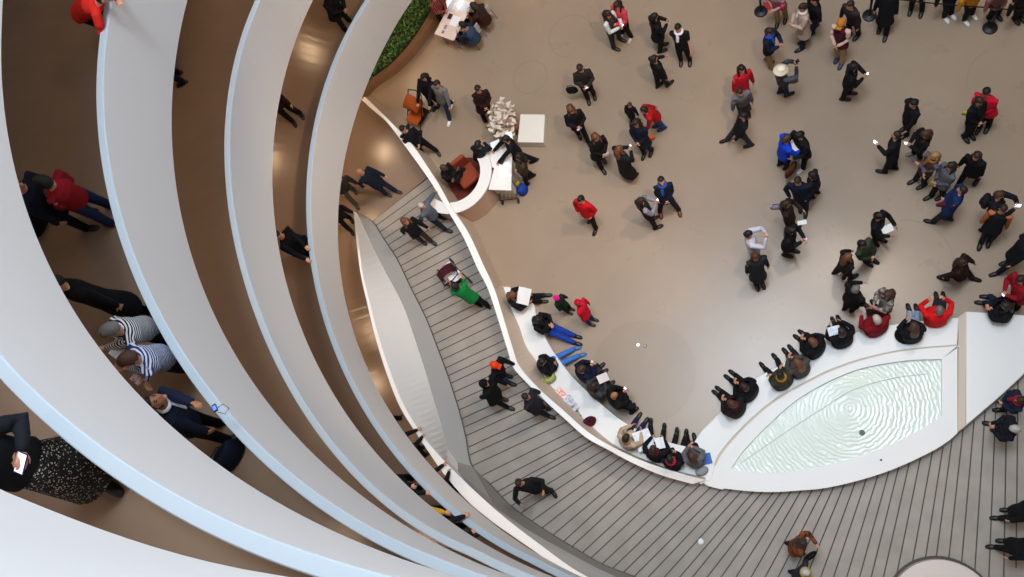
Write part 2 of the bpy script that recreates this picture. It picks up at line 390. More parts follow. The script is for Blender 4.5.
# ---- fountain
outer = PX("690,449 701,431.6 712.5,420 722,410 746,385 754,379 766,372.5 790,360 829,342 860,331 900,323.5 930,320 959,317.3") 
outer_bot = [p for p in capL if p[0] > 717 and p[0] < 960]
step = PX("711,479 716.5,459 728.7,442 750.5,419.3 776.7,398 811,379 830,370 861.6,359 903,350 957.5,345")
pool = PX("730,470 742,452.6 766.7,426.5 801,397 853,371 905,360.7 941.8,359")
pool_b = PX("941.8,416 922.7,428.3 888,445.6 836,463 794,471.6 759.7,472.7")
ft = thing('fountain', G(840, 420, 0), 'white lens-shaped pool with pale green rippling water beside the grooved ramp', 'fountain')
# seat rim, inner rim, pool bowl
RZ = .46
s = MB(); o_ = resample(outer, 60); i_ = resample([(700, 484.5)]+step, 60)
s.loft([[G(*o_[i][:2], RZ), G(*i_[i][:2], RZ), Vector((*G(*i_[i][:2], RZ)[:2], 0)), Vector((*G(*o_[i][:2], RZ)[:2], 0))] for i in range(60)])
s.build('seat_rim', benchm, ft, bevel=.02)
s = MB(); i1 = resample([(713, 481)]+[(x+2.0, y+1.0) for x, y in step], 60); pt = resample(pool, 60)
s.loft([[G(*i1[i][:2], RZ-.01), G(*pt[i][:2], RZ-.01), Vector((*G(*pt[i][:2], RZ-.01)[:2], .1)), Vector((*G(*i1[i][:2], RZ-.01)[:2], .1))] for i in range(60)])
ob = resample([(713, 487.5)]+outer_bot+[(957.5, 433)], 60); pb = resample(pool[:1]+pool_b[::-1], 60)
s.loft([[G(*pb[i][:2], RZ-.01), G(*ob[i][:2], RZ-.01), Vector((*G(*ob[i][:2], RZ-.01)[:2], 0)), Vector((*G(*pb[i][:2], RZ-.01)[:2], .1))] for i in range(60)])
s.prism([G(*p, RZ-.014) for p in ((694, 476), (708, 486), (722, 489.5), (733, 484), (734, 469), (722, 462), (708, 470))], .4)
s.prism([G(*p, RZ-.01) for p in ((941.8, 359), (957.5, 346), (957.5, 433), (941.8, 416))], .4)
s.build('inner_rim', benchm, ft)
s = MB(); s.prism([G(*p, .2) for p in PX("690,455 701,432 722,412 746,388 766,376 829,344 860,334 930,323 962,320 964,428 933,448 895,466 859,478 800,488 745,489 705,485")], .19)
s.build('pool_bed', mat('pool_bed_paint', '#dfeadb', .7), ft)
# joint line between the rims (warm stone) and the channel on the right
s = MB(); j1 = resample(step, 60); j2 = resample([(x+2.2, y+1.2) for x, y in step], 60)
s.loft([[G(*j1[i][:2], RZ-.03), G(*j2[i][:2], RZ-.03), G(*j2[i][:2], RZ-.1), G(*j1[i][:2], RZ-.1)] for i in range(60)])
s.prism([G(*p, RZ-.02) for p in ((958.5, 317), (966, 311.5), (965.5, 426), (957.8, 432))], .1)
s.build('joint', mat('warm_joint_stone', '#c9b9a6', .7), ft)
# water
wm = bpy.data.materials.new('pale_green_water'); wm.use_nodes = True; nt = wm.node_tree; bsdf = nt.nodes['Principled BSDF']
tc = nt.nodes.new('ShaderNodeTexCoord'); mp = nt.nodes.new('ShaderNodeMapping')
src = G(849, 409, .3); fo = G(840, 420, 0); mp.inputs['Location'].default_value = (-(src.x-fo.x), -(src.y-fo.y), 0)
wv = nt.nodes.new('ShaderNodeTexWave'); wv.wave_type = 'RINGS'; wv.rings_direction = 'Z'; wv.inputs['Scale'].default_value = 3.4; wv.inputs['Distortion'].default_value = 5.5; wv.inputs['Detail'].default_value = 3; wv.inputs['Detail Scale'].default_value = 1.8
bp = nt.nodes.new('ShaderNodeBump'); bp.inputs['Strength'].default_value = .13; bp.inputs['Distance'].default_value = .04
nt.links.new(tc.outputs['Object'], mp.inputs['Vector']); nt.links.new(mp.outputs['Vector'], wv.inputs['Vector']); nt.links.new(wv.outputs['Fac'], bp.inputs['Height']); nt.links.new(bp.outputs['Normal'], bsdf.inputs['Normal'])
bsdf.inputs['Base Color'].default_value = lin('#eef5ea'); bsdf.inputs['Roughness'].default_value = .12; bsdf.inputs['IOR'].default_value = 1.33
bsdf.inputs['Transmission Weight'].default_value = .25
s = MB(); wz = .36
poly = [tuple(p[:2]) for p in resample(pool, 30)]+[tuple(p[:2]) for p in resample([pool[-1]]+pool_b+[pool[0]], 30)][1:-1]
cxp = (840, 420); c0 = G(*cxp, wz); pts = [G(*p, wz) for p in poly]
s.add([c0]+pts, [(0, i+1, (i+1) % len(pts)+1) for i in range(len(pts))]); s.build('water', wm, ft)
# step under the water, drain
s = MB(); st = resample(PX("741,463 784,433.5 818.7,411 853,390 895,378 928,373.9"), 40)
s.tube([G(*p[:2], wz+.003) for p in st], .006, 4); s.build('pool_step', mat('pool_step_edge', '#8fa392', .6), ft)
s = MB(); s.disc(G(862, 432.8, wz-.02), .065, .03, 16); s.disc(G(862, 432.8, wz+.01), .05, .008, 16); s.build('drain_cap', mat('dark_bronze', '#2c3a38', .4, metal=.6), ft)
s = MB(); s.disc(G(881, 460, RZ-.01), .025, .01, 10); s.build('rim_bolt', mat('dark_bronze', '#2c3a38', .4, metal=.6), ft)
# white block right of the fountain
blk = [(966, 311.3), (1045, 316.5), (1045, 353)]+[p for p in capL[::-1] if 965 < p[0] < 1030][0:]+[(966, 426)]
s = MB(); s.prism([G(*p, RZ) for p in blk], RZ); o = s.build('white_plinth', benchm, bevel=.02, loc=(0, 0, 0))
tag(o, 'flat white wedge-shaped plinth right of the fountain, beyond a narrow channel', 'plinth')
# rounded plinth at the lower frame edge
c = G(944, 612, .35); r = (G(944, 560, .35)-c).length
s = MB(); s.disc((c.x, c.y, 0), r, .35, 48); o = s.build('round_plinth', mat('pinkish_plinth_paint', '#cfc2b8', .55), bevel=.02, loc=(c.x, c.y, 0))
tag(o, 'low round pinkish plinth at the bottom right corner of the ramp', 'plinth')
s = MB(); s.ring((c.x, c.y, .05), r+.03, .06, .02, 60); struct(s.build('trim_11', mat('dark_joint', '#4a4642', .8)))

# ---- planter with dense low plants, top left of the floor
def lerp2(a, b, t): return (a[0]+(b[0]-a[0])*t, a[1]+(b[1]-a[1])*t)
pl = thing('planter', G(405, 40, 0), 'triangular bed of dense green plants with a warm stone kerb by the ramp', 'planter')
pz = .42
bed = [(352, 97), (371, 79), (392, 63), (414, 38), (432, 8), (446, -20), (380, -40), (330, 20)]
s = MB(); s.prism([G(*p, pz) for p in bed], pz); s.build('soil', mat('dark_soil', '#2b261c', .9, bump=.4), pl)
inner = bed[:6]; outr = PX("355,101 373.5,82.5 395.5,66.5 419,40.5 438.5,10.5 454,-20")
s = MB(); aa = resample(inner, 30); bb = resample(outr, 30)
s.loft([[G(*aa[i][:2], pz+.05), G(*bb[i][:2], pz-.12), Vector((*G(*bb[i][:2], pz-.12)[:2], 0)), Vector((*G(*aa[i][:2], pz)[:2], 0))] for i in range(30)])
s.build('kerb', mat('warm_stone_kerb', '#94704e', .6, '#a27c58', 3), pl)
rnd = random.Random(4); s = MB()
from mathutils.geometry import intersect_point_tri_2d
bp2 = [G(*p, pz) for p in bed]
def inside(x, y, poly):
    c = False; j = len(poly)-1
    for i in range(len(poly)):
        if (poly[i][1] > y) != (poly[j][1] > y) and x < (poly[j][0]-poly[i][0])*(y-poly[i][1])/(poly[j][1]-poly[i][1])+poly[i][0]: c = not c
        j = i
    return c
xs = [p.x for p in bp2]; ys = [p.y for p in bp2]; cnt = 0
while cnt < 4200:
    x = rnd.uniform(min(xs), max(xs)); y = rnd.uniform(min(ys), max(ys))
    if not inside(x, y, bp2): continue
    cnt += 1; a = rnd.uniform(0, 6.28); l = rnd.uniform(.05, .11); w = l*.45; h = pz+rnd.uniform(.02, .22); tl = rnd.uniform(-.05, .05)
    u = Vector((math.cos(a), math.sin(a), 0)); v_ = Vector((-u.y, u.x, 0)); p = Vector((x, y, h))
    s.add([p-u*l*.6, p+v_*w*.5+Vector((0, 0, .015)), p+u*l*.6+Vector((0, 0, tl)), p-v_*w*.5+Vector((0, 0, .015))], [(0, 1, 2, 3)], rnd.choice((0, 0, 1, 2)))
lf = s.build('foliage', [mat('leaf_green', '#2f6a22', .45), mat('leaf_dark', '#1c4517', .45), mat('leaf_light', '#5e9448', .4)], pl); lf['kind'] = 'stuff'

# ---- inlaid rings and the medallion in the floor
br = mat('worn_bronze_inlay', '#8a7a66', .45)
for x, y, r, a0, a1 in ((530, 77, .48, 0, 6.2832), (571, 36, .62, .3, 4.6), (1010, 80, .9, 2, 4.5), (905, 262, 1.0, -1.2, 1.6)):
    s = MB(); s.ring(G(x, y, .0005), r, .022, .002, 48, a0, a1); struct(s.build('trim_12', br))
s = MB(); s.disc(G(643, 372, .0005), 1.28, .002, 64); struct(s.build('trim_13', terrazzo('darker_floor_disc', '#8e7b67', '#9c8873', .29)))

# ================================================================== LAMPS under the ramps
lamp_ring = mat('lamp_trim_metal', '#d8d4cc', .4)
LAMPP = {'D': 118, 'C': 150, 'B': 60, 'A': 30, 'U': 45}
lens = {k: mat('lamp_lens_'+k, '#ffd9a0', .4, emit=7*LAMPP[k]/100) for k in LAMPP}
LTX = {'D': 'lowest', 'C': 'second', 'B': 'third', 'A': 'fourth', 'U': 'topmost'}
for b in 'DCBAU':
    degs = list(range(-67, 107, 12))+list(range(125, 290, 24)) if b == 'D' else (range(-42, 106, 15) if b == 'C' else range(-40, 106, 18))
    for i, deg in enumerate(degs):
        th = D2(deg); p = hel(b, th, {'D': 2.55, 'C': 4.4}.get(b, 1.75), dz=-HB+.30-.03)
        t = thing('ceiling_lamp', p, 'round warm downlight recessed under the %s visible ramp, one of its row' % LTX[b], 'lamp', 'warm downlights under the %s ramp' % LTX[b])
        s = MB(); s.ring((p.x, p.y, p.z-.005), .11, .03, .03, 20); s.build('trim_ring', lamp_ring, t)
        s = MB(); s.disc((p.x, p.y, p.z+.0), .095, .012, 18); s.build('lens', lens[b], t)
        l = bpy.data.lights.new('downlight', 'SPOT'); l.energy = LAMPP[b]*(.55 if deg > 106 else 1); l.color = (1, .68, .40); l.spot_size = math.radians(140); l.spot_blend = .8; l.shadow_soft_size = .22
        o = bpy.data.objects.new('downlight', l); col.objects.link(o); o.parent = t; o.location = (0, 0, -.03)

for x_, y_ in ((4.2, 11.1), (5.2, 9.6)):
    c = Vector((x_, y_, 23.6)); t = thing('gallery_lamp', c, 'bright round floodlight hung high under the dome, above the frame', 'lamp', 'floodlights under the dome')
    s = MB(); s.disc((c.x, c.y, c.z+.02), .26, .25, 20, r2=.12); s.build('housing', mat('lamp_housing', '#4a4a4c', .5), t)
    s = MB(); s.disc((c.x, c.y, c.z), .24, .012, 20); s.build('lens', mat('flood_lens', '#ffdcb4', .4, emit=320), t)
# ================================================================== PEOPLE
SK = {'l': '#c98f72', 'm': '#a86f50', 'd': '#5c3a28', 'p': '#d9a58c'}
HC = {'k': '#120e0d', 'b': '#2e1c14', 'n': '#4a2e1e', 'g': '#6e4326', 'y': '#a5814f', 'w': '#b9b2a6', 's': '#6d6a66', 'o': '#d0641c'}
def hmat(c): return mat('hair', HC[c], .55, bump=.5, bscale=90)
def fab(name, c, c2=None, sc_=60., kind='noise'): return mat(name, c, .85, c2, sc_, .35, 14, kind=kind, spec=.2)
def limb_ik(a, b, l1, l2, bend):
    d = b-a; L = d.length
    if L >= (l1+l2)*.995: return a+d*(l1/(l1+l2)), b if L < (l1+l2)*1.25 else a+d.normalized()*(l1+l2)
    x = (l1*l1-l2*l2+L*L)/(2*L); h = math.sqrt(max(l1*l1-x*x, 0)); u = d.normalized()
    n = bend-u*bend.dot(u)
    if n.length < 1e-4: n = u.orthogonal()
    return a+u*x+n.normalized()*h, b
UP = Vector((0, 0, 1))
# hand targets: (sideways, forward, height as a share of the body height) for the person's left and right
ARM = {'down': ((.25, .03, .47), (.25, .03, .47)), 'walk': ((.24, .24, .52), (.25, -.2, .52)), 'phone': ((.05, .30, .68), (.04, .26, .66)),
 'photo': ((.07, .34, .90), (.07, .34, .90)), 'front': ((.04, .2, .56), (.05, .2, .56)), 'cross': ((-.10, .19, .66), (-.10, .21, .64)),
 'pocket': ((.2, .12, .53), (.2, .12, .53)), 'lean': ((.16, .42, .60), (.16, .42, .60)), 'back': ((.05, -.18, .5), (.05, -.18, .5)),
 'push': ((.18, .5, .58), (.18, .5, .58)), 'point': ((.3, .55, .74), (.25, .03, .47)), 'head': ((.12, .05, 1.0), (.25, .03, .47)), 'read': ((.14, .34, .62), (.14, .34, .62)),
 'one': ((.08, .32, .66), (.25, .03, .47)), 'wide': ((.32, .32, .8), (.32, .32, .8))}
def person(label, head, feet=None, face=270, pose='down', coat='#17161a', pants='#15151a', hair='b', hs='short', Hh=1.70, z0=0., sit=None, long=0,
           skin='l', shoes='#151414', sleeves=None, coat2=None, ckind='noise', csc=40., hands=None, near=False, pitch=None, group='visitors standing on the rotunda floor',
           scarf=None, skirt=None, hat=None, legs=True, fist=.5, wide=1., fup=None, scr=1., bow=False, hem=.13):
    wide *= 1.07 if Hh > 1.5 else 1.
    F = Vector((math.cos(D2(face)), math.sin(D2(face)), 0)); R = Vector((F.y, -F.x, 0)); s_ = Hh/1.70
    sit_ = sit is not None; zh = z0+.935*Hh if not sit_ else z0+sit+.76*s_
    hp = G(head[0], head[1], zh) if not isinstance(head, Vector) else head.copy()
    hxy = Vector((hp.x, hp.y, 0))
    if feet is None: ft = [hxy-F*(.05 if not sit_ else -.45)+R*.1*s_, hxy-F*(.05 if not sit_ else -.45)-R*.1*s_]
    else:
        if not isinstance(feet[0], (tuple, list, Vector)): feet = [feet]
        ft = [Vector((*G(f[0], f[1], z0+.04)[:2], 0)) if not isinstance(f, Vector) else Vector((f.x, f.y, 0)) for f in feet]
        if len(ft) == 1:
            sd = R if (hxy-ft[0]).dot(R) > 0 else -R
            ft.append(ft[0]+sd*.2*s_-F*.08)
    if (ft[0]-ft[1]).dot(R) > 0: ft = ft[::-1]             # ft[0] left, ft[1] right
    for k, sg in ((0, -1), (1, 1)): pass
    if (ft[1]-ft[0]).dot(R) < .12*s_: 
        m_ = (.16*s_-(ft[1]-ft[0]).dot(R))/2; ft[0] = ft[0]-R*m_; ft[1] = ft[1]+R*m_
    if (ft[1]-ft[0]).length > .95*s_:
        c_ = (ft[0]+ft[1])/2; d_ = (ft[1]-ft[0]).normalized()*.475*s_; ft = [c_-d_, c_+d_]
    mid = (ft[0]+ft[1])/2
    if not sit_:
        lean = hxy-mid
        mx = (.30 if not bow else .8)*s_
        if lean.length > mx: sh = lean-lean.normalized()*mx; mid += sh; ft = [f+sh for f in ft]; lean = hxy-mid
        pel = mid+lean*.3+UP*(z0+.52*Hh); chest = mid+lean*.72+UP*(z0+.72*Hh); nb = mid+lean*.9+UP*(z0+.835*Hh)
    else:
        pel = hxy-F*.13*s_+UP*(z0+sit+.10); chest = hxy-F*.10*s_+UP*(z0+sit+.38*s_); nb = hxy-F*.05*s_+UP*(z0+sit+.57*s_)
    if bow: pel = mid-F*.12+UP*(z0+.5*Hh); nb = hp-F*.15-UP*.09; chest = (pel+nb)/2+UP*.05+(nb-pel)*.2
    root_loc = Vector((mid.x, mid.y, z0)) if not sit_ else Vector((pel.x, pel.y, z0))
    root = thing('person', root_loc, label, 'person', group)
    sp = (nb-pel).normalized(); latc = R
    shw = .165*s_*wide
    SH = [nb-R*shw-sp*.055*s_, nb+R*shw-sp*.055*s_]
    HP = [pel-R*.085*s_, pel+R*.085*s_]
    skm = mat('skin', SK[skin], .5, bump=.05, bscale=60)
    # ---- arms
    tg = ARM.get(pose, ARM['down']); wr = []; el = []
    for k, sg in ((0, -1), (1, 1)):
        r_, f_, h_ = tg[k]; base = Vector((chest.x, chest.y, 0)) if not sit_ else Vector((chest.x, chest.y, 0))
        hz = z0+h_*Hh if not sit_ else z0+sit+(h_-.47)*Hh*.95+.06
        if sit_: f_ = max(f_, .2)+.05; r_ = min(r_, .16)
        t = base+R*sg*r_*s_+F*f_*s_+UP*hz
        if hands and hands[k] is not None: h = hands[k]; t = G(h[0], h[1], h[2]) if not isinstance(h, Vector) else h
        bd = (UP*-.8+R*sg*.7-F*.25) if pose not in ('down', 'walk') else (-F+R*sg*.2)
        e, w_ = limb_ik(SH[k], t, .285*s_, .25*s_, bd); el.append(e); wr.append(w_)
    # ---- legs
    kn = []; an = []
    for k in (0, 1):
        a = ft[k]+UP*(z0+.075*s_)
        hp_ = HP[k]
        if sit_: bend = UP*1.+F*.4
        else: bend = F
        kk, aa = limb_ik(hp_, a, .245*Hh, .235*Hh, bend); kn.append(kk); an.append(aa)
    # ---- head frame
    if pitch is None: pitch = {'phone': -32, 'read': -35, 'front': -15, 'push': -15}.get(pose, -8)
    c_, si = math.cos(D2(pitch)), math.sin(D2(pitch)); Zh = UP*c_-F*si; Fh = F*c_+UP*si
    hc = hp
    def hshape(u):                                           # u: x lateral, y forward, z up
        q = 1.0
        if u.z < 0: q -= .20*(-u.z)**1.4*(1-max(u.y, 0)*.8)
        return q
    b = MB()
    b.ell(hc, .074*s_, .093*s_, .116*s_, R, Fh, Zh, 16, 12, hshape)
    b.tube([hc+Fh*.085*s_+Zh*.012*s_, hc+Fh*.103*s_-Zh*.022*s_], [.008*s_, .014*s_], 6)          # nose
    b.tube([hc+Fh*.072*s_-Zh*.088*s_-R*.012, hc+Fh*.072*s_-Zh*.088*s_+R*.012], [.02*s_]*2, 6)       # chin
    for sg in (-1, 1):
        b.ell(hc+R*sg*.076*s_-Fh*.005, .010*s_, .020*s_, .032*s_, R, Fh, Zh, 8, 5)
    b.tube([nb-sp*.05, nb+sp*.03, hc-Zh*.04-Fh*.02], [.062*s_, .056*s_, .054*s_], 10)
    b.tube([pel-sp*.04, pel+(nb-pel)*.35, pel+(nb-pel)*.75, nb-sp*.02], [(.145*s_, .095*s_), (.125*s_, .09*s_), (.155*s_, .10*s_), (.10*s_, .065*s_)], 12, ref=R)
    for k, sg in ((0, -1), (1, 1)):
        b.tube([SH[k]-R*sg*.05, SH[k], el[k], wr[k]], [.030*s_, .034*s_, .029*s_, .025*s_], 8)
        if legs: b.tube([HP[k], kn[k], an[k], an[k]-UP*.03*s_+F*.05*s_], [.078*s_, .052*s_, .036*s_, .024*s_], 8)
        # hand with five fingers
        hd = (wr[k]-el[k]).normalized(); inw = (-R*sg+(-UP)*.2)
        if pose in ('phone', 'read', 'photo', 'lean', 'push', 'wide') or sit_: inw = UP*-.9 if pose in ('lean', 'push') else (-R*sg*.9+F*.1)
        pn = inw-hd*inw.dot(hd)
        if pn.length < .05: pn = hd.orthogonal()
        pn.normalize(); sd = hd.cross(pn)
        if sd.dot(UP) < 0 and sd.dot(F) < .3: sd = -sd       # thumb side up or forward
        hs_ = s_*1.0; w0 = wr[k]
        b.tube([w0, w0+hd*.035*hs_, w0+hd*.085*hs_], [(.024*hs_, .019*hs_), (.040*hs_, .017*hs_), (.041*hs_, .014*hs_)], 10, ref=sd, dome=False)
        for q, (o_, ln) in enumerate(((.033, .068), (.011, .080), (-.012, .075), (-.034, .058))):
            p0 = w0+hd*.078*hs_+sd*o_*hs_; c1 = fist
            d1 = (hd*(1-.35*c1)+pn*.6*c1+sd*o_*2.2).normalized(); d2 = (hd*(1-1.2*c1)+pn*1.3*c1+sd*o_*1.5).normalized()
            p1 = p0+d1*ln*.5*hs_; p2 = p1+d2*ln*.5*hs_
            b.tube([p0, p1, p2], [.0098*hs_, .009*hs_, .0078*hs_], 6)
        p0 = w0+hd*.03*hs_+sd*.03*hs_; p1 = p0+(sd*.8+hd*.6+pn*.3)*.038*hs_; p2 = p1+(sd*.25+hd*.8+pn*.5)*.034*hs_
        b.tube([p0, p1, p2], [.014*hs_, .011*hs_, .0085*hs_], 6)
    body = b.build('body', skm, root, remesh=.0085 if near else .013)
    # ---- jacket / coat
    J = MB(); cm = fab('coat_cloth', coat, coat2, csc, ckind); jl = hem
    w1 = .172*s_*wide; pts = [nb+sp*.015, nb-sp*.02*s_, nb-sp*.065*s_, chest+sp*.02, (pel+chest)/2, pel-sp*.0, pel-sp*jl*s_]
    rr = [(.068*s_, .066*s_), (.105*s_, .08*s_), (w1*.94, .115*s_), (w1*1.02, .14*s_), (.155*s_*wide, .132*s_), (.168*s_*wide, .138*s_), (.17*s_*wide, .14*s_)]
    if long and not sit_:
        lw = mid+lean*.12+UP*(z0+(.50-long)*Hh); pts.append(lw); rr.append((.205*s_*wide, .19*s_))
    if sit_:
        pts = pts[:-1]+[pel-UP*.04+F*.02]; rr[-1] = (.19*s_*wide, .17*s_)
        J.tube([pel+F*.02, pel+F*.16+UP*.0, pel+F*.27], [(.19*s_*wide, .12), (.19*s_*wide, .115), (.17*s_*wide, .095)], 14, ref=R)
    J.tube(pts, rr, 16, ref=R, dome=False)
    slv = J if sleeves is None else MB()
    for k, sg in ((0, -1), (1, 1)):
        end = wr[k]+(el[k]-wr[k])*.03 if sleeves != 'tee' else SH[k]+(el[k]-SH[k])*.65
        if sleeves == 'tee': J.tube([SH[k]-R*sg*.07-sp*.01, SH[k], end], [.07*s_, .076*s_, .064*s_], 10)
        else: slv.tube([SH[k]-R*sg*.08-sp*.01, SH[k], SH[k]+(el[k]-SH[k])*.6, el[k], (el[k]+end)/2, end], [.058*s_, .071*s_, .068*s_, .062*s_, .054*s_, .045*s_], 10)
    if sleeves not in (None, 'tee'): slv.build('sleeves', fab('sleeve_cloth', sleeves), root, remesh=.018)
    J.build('coat' if long else 'jacket', cm, root, remesh=.014 if near else .02)
    # ---- trousers / skirt, shoes
    if legs:
        T = MB(); pm = fab('trouser_cloth', pants, None, 40)
        T.tube([pel+sp*.06, pel-sp*.02, pel-sp*.07], [(.15*s_, .115*s_), (.16*s_, .125*s_), (.13*s_, .11*s_)], 14, ref=R)
        for k in (0, 1):
            T.tube([HP[k]+(kn[k]-HP[k])*.05, HP[k]+(kn[k]-HP[k])*.5, kn[k], (kn[k]+an[k])/2, an[k]-UP*.012], [.095*s_, .086*s_, .072*s_, .068*s_, .062*s_], 10)
        T.build('trousers', pm, root, remesh=.02)
        if skirt:
            K = MB(); K.tube([pel+sp*.05, pel-sp*.1, mid+UP*(z0+skirt[1]*Hh)], [(.16*s_, .13*s_), (.19*s_, .16*s_), (.30*s_, .26*s_)], 20, ref=R, dome=False)
            K.build('skirt', skirt[0], root, smooth=True)
        for k in (0, 1):
            a = an[k]-UP*.035*s_; fd = F if not fup else (F*.8+UP*fup).normalized()
            S = MB(); S.tube([a-fd*.055*s_-UP*.005, a+fd*.02*s_, a+fd*.11*s_-UP*.012*s_, a+fd*.175*s_-UP*.018*s_], [(.040*s_, .044*s_), (.050*s_, .058*s_), (.054*s_, .042*s_), (.040*s_, .028*s_)], 10, ref=R)
            S.tube([a+UP*.0, a+UP*.06*s_], [.046*s_, .052*s_], 8)
            S.build('shoe', mat('shoe_leather', shoes, .45), root, smooth=True)
    # ---- hair and hats
    hm = hmat(hair)
    if hs != 'bald':
        lo = {'short': -.25, 'long': -.6, 'bun': -.35, 'curly': -.4}.get(hs, -.25)
        def hf(u):
            fwd = u.y; k_ = 1.15 if hs != 'curly' else 1.28
            edge = .34-.0*fwd
            if fwd > .15 and u.z < .52: k_ = .84
            if u.z < lo-.5 or (u.z < lo and fwd > -.2): k_ = .84
            return k_
        Hm = MB(); Hm.ell(hc-Fh*.006*s_+Zh*.008*s_, .078*s_, .095*s_, .115*s_, R, Fh, Zh, 20, 14, hf)
        if hs == 'long':
            bk = hc-Fh*.05*s_; Hm.tube([bk+Zh*.03*s_, bk-Zh*.06*s_-Fh*.03*s_, nb-F*.075*s_+UP*.01, nb-F*.125*s_-UP*.10*s_, nb-F*.13*s_-UP*.2*s_], [(.075*s_, .05*s_), (.09*s_, .055*s_), (.1*s_, .045*s_), (.09*s_, .032*s_), (.06*s_, .02*s_)], 12, ref=R)
            for sg in (-1, 1): Hm.tube([hc+R*sg*.07*s_+Zh*.03*s_, hc+R*sg*.08*s_-Zh*.06*s_, nb+R*sg*.09*s_+F*.04*s_-UP*.02, nb+R*sg*.085*s_+F*.085*s_-UP*.11*s_], [.03*s_, .032*s_, .03*s_, .018*s_], 8)
        if hs == 'bun': Hm.ell(hc-Fh*.09*s_+Zh*.06*s_, .04*s_, .04*s_, .04*s_, R, Fh, Zh, 10, 7)
        Hm.build('hair', hm, root, smooth=True)
    if hat:
        kind, hcol = hat; Q = MB(); hm2 = fab('hat_cloth', hcol, None, 60)
        if kind == 'brim':
            c0 = hc+Zh*.055*s_; rings = []
            for rad, zz in ((.17, -.012), (.175, -.002), (.10, .008), (.095, .06), (.085, .085), (.03, .088)):
                rings.append([c0+R*(rad*s_*.92*math.cos(a))+Fh*(rad*s_*1.05*math.sin(a))+Zh*zz*s_ for a in [2*math.pi*j/24 for j in range(24)]])
            Q.loft(rings)
        elif kind == 'hood':
            Q.ell(hc-Fh*.025*s_, .115*s_, .132*s_, .15*s_, R, Fh, Zh, 18, 12, lambda u: .75 if (u.y > .55 and u.z < .5) else 1)
            Q.tube([hc-Zh*.08*s_-Fh*.04*s_, nb-F*.02*s_], [.09*s_, .10*s_], 12)
        else:
            Q.ell(hc+Zh*.035*s_, .098*s_, .118*s_, .115*s_, R, Fh, Zh, 18, 10, lambda u: 1.0 if u.z > -.1 else .85)
            if kind == 'cap': Q.box(hc+Fh*.13*s_+Zh*.05*s_, .14*s_, .09*s_, .012, X=R, Y=Fh, Z=Zh)
            if kind == 'beanie': Q.ell(hc+Zh*.145*s_, .03*s_, .03*s_, .03*s_, R, Fh, Zh, 8, 6); Q.ring if False else None
        Q.build('hood' if kind == 'hood' else ('cap' if kind != 'brim' else 'hat'), hm2, root, smooth=True)
    if scarf:
        Q = MB(); rings = []
        for j in range(25):
            a = 2*math.pi*j/24; c0 = nb+UP*.03+R*(.085*s_*math.cos(a))+F*(.08*s_*math.sin(a)+.01); t_ = R*math.cos(a)+F*math.sin(a)
            rings.append([c0+t_*(.035*s_*scr*math.cos(q))+UP*(.042*s_*scr*math.sin(q)) for q in [2*math.pi*i/8 for i in range(8)]])
        Q.loft(rings, caps=False); Q.tube([nb+F*.1+R*.03, chest+F*.16+R*.05], [(.04*scr, .02*scr)]*2, 8, ref=R); Q.build('scarf', fab('scarf_cloth', scarf, None), root, smooth=True)
    if near:
        for sg in (-1, 1):
            Q = MB(); Q.ell(hc+Fh*.083*s_+R*sg*.031*s_+Zh*.016*s_, .014*s_, .010*s_, .009*s_, R, Fh, Zh, 10, 7); Q.build('eye', mat('eye_dark', '#241812', .2), root, smooth=True)
            Q = MB(); Q.tube([hc+Fh*.088*s_+R*sg*.014*s_+Zh*.036*s_, hc+Fh*.084*s_+R*sg*.05*s_+Zh*.038*s_], [.005, .004], 6); Q.build('eyebrow', hm, root, smooth=True)
        Q = MB(); Q.tube([hc+Fh*.086*s_-R*.022*s_-Zh*.055*s_, hc+Fh*.096*s_-Zh*.055*s_, hc+Fh*.086*s_+R*.022*s_-Zh*.055*s_], [.005, .007, .005], 6); Q.build('mouth', mat('lips', '#8d4c42', .5), root, smooth=True)
    return dict(root=root, hc=hc, nb=nb, chest=chest, pel=pel, wr=wr, el=el, F=F, R=R, s=s_, sp=sp, kn=kn, an=an, mid=mid, z0=z0)

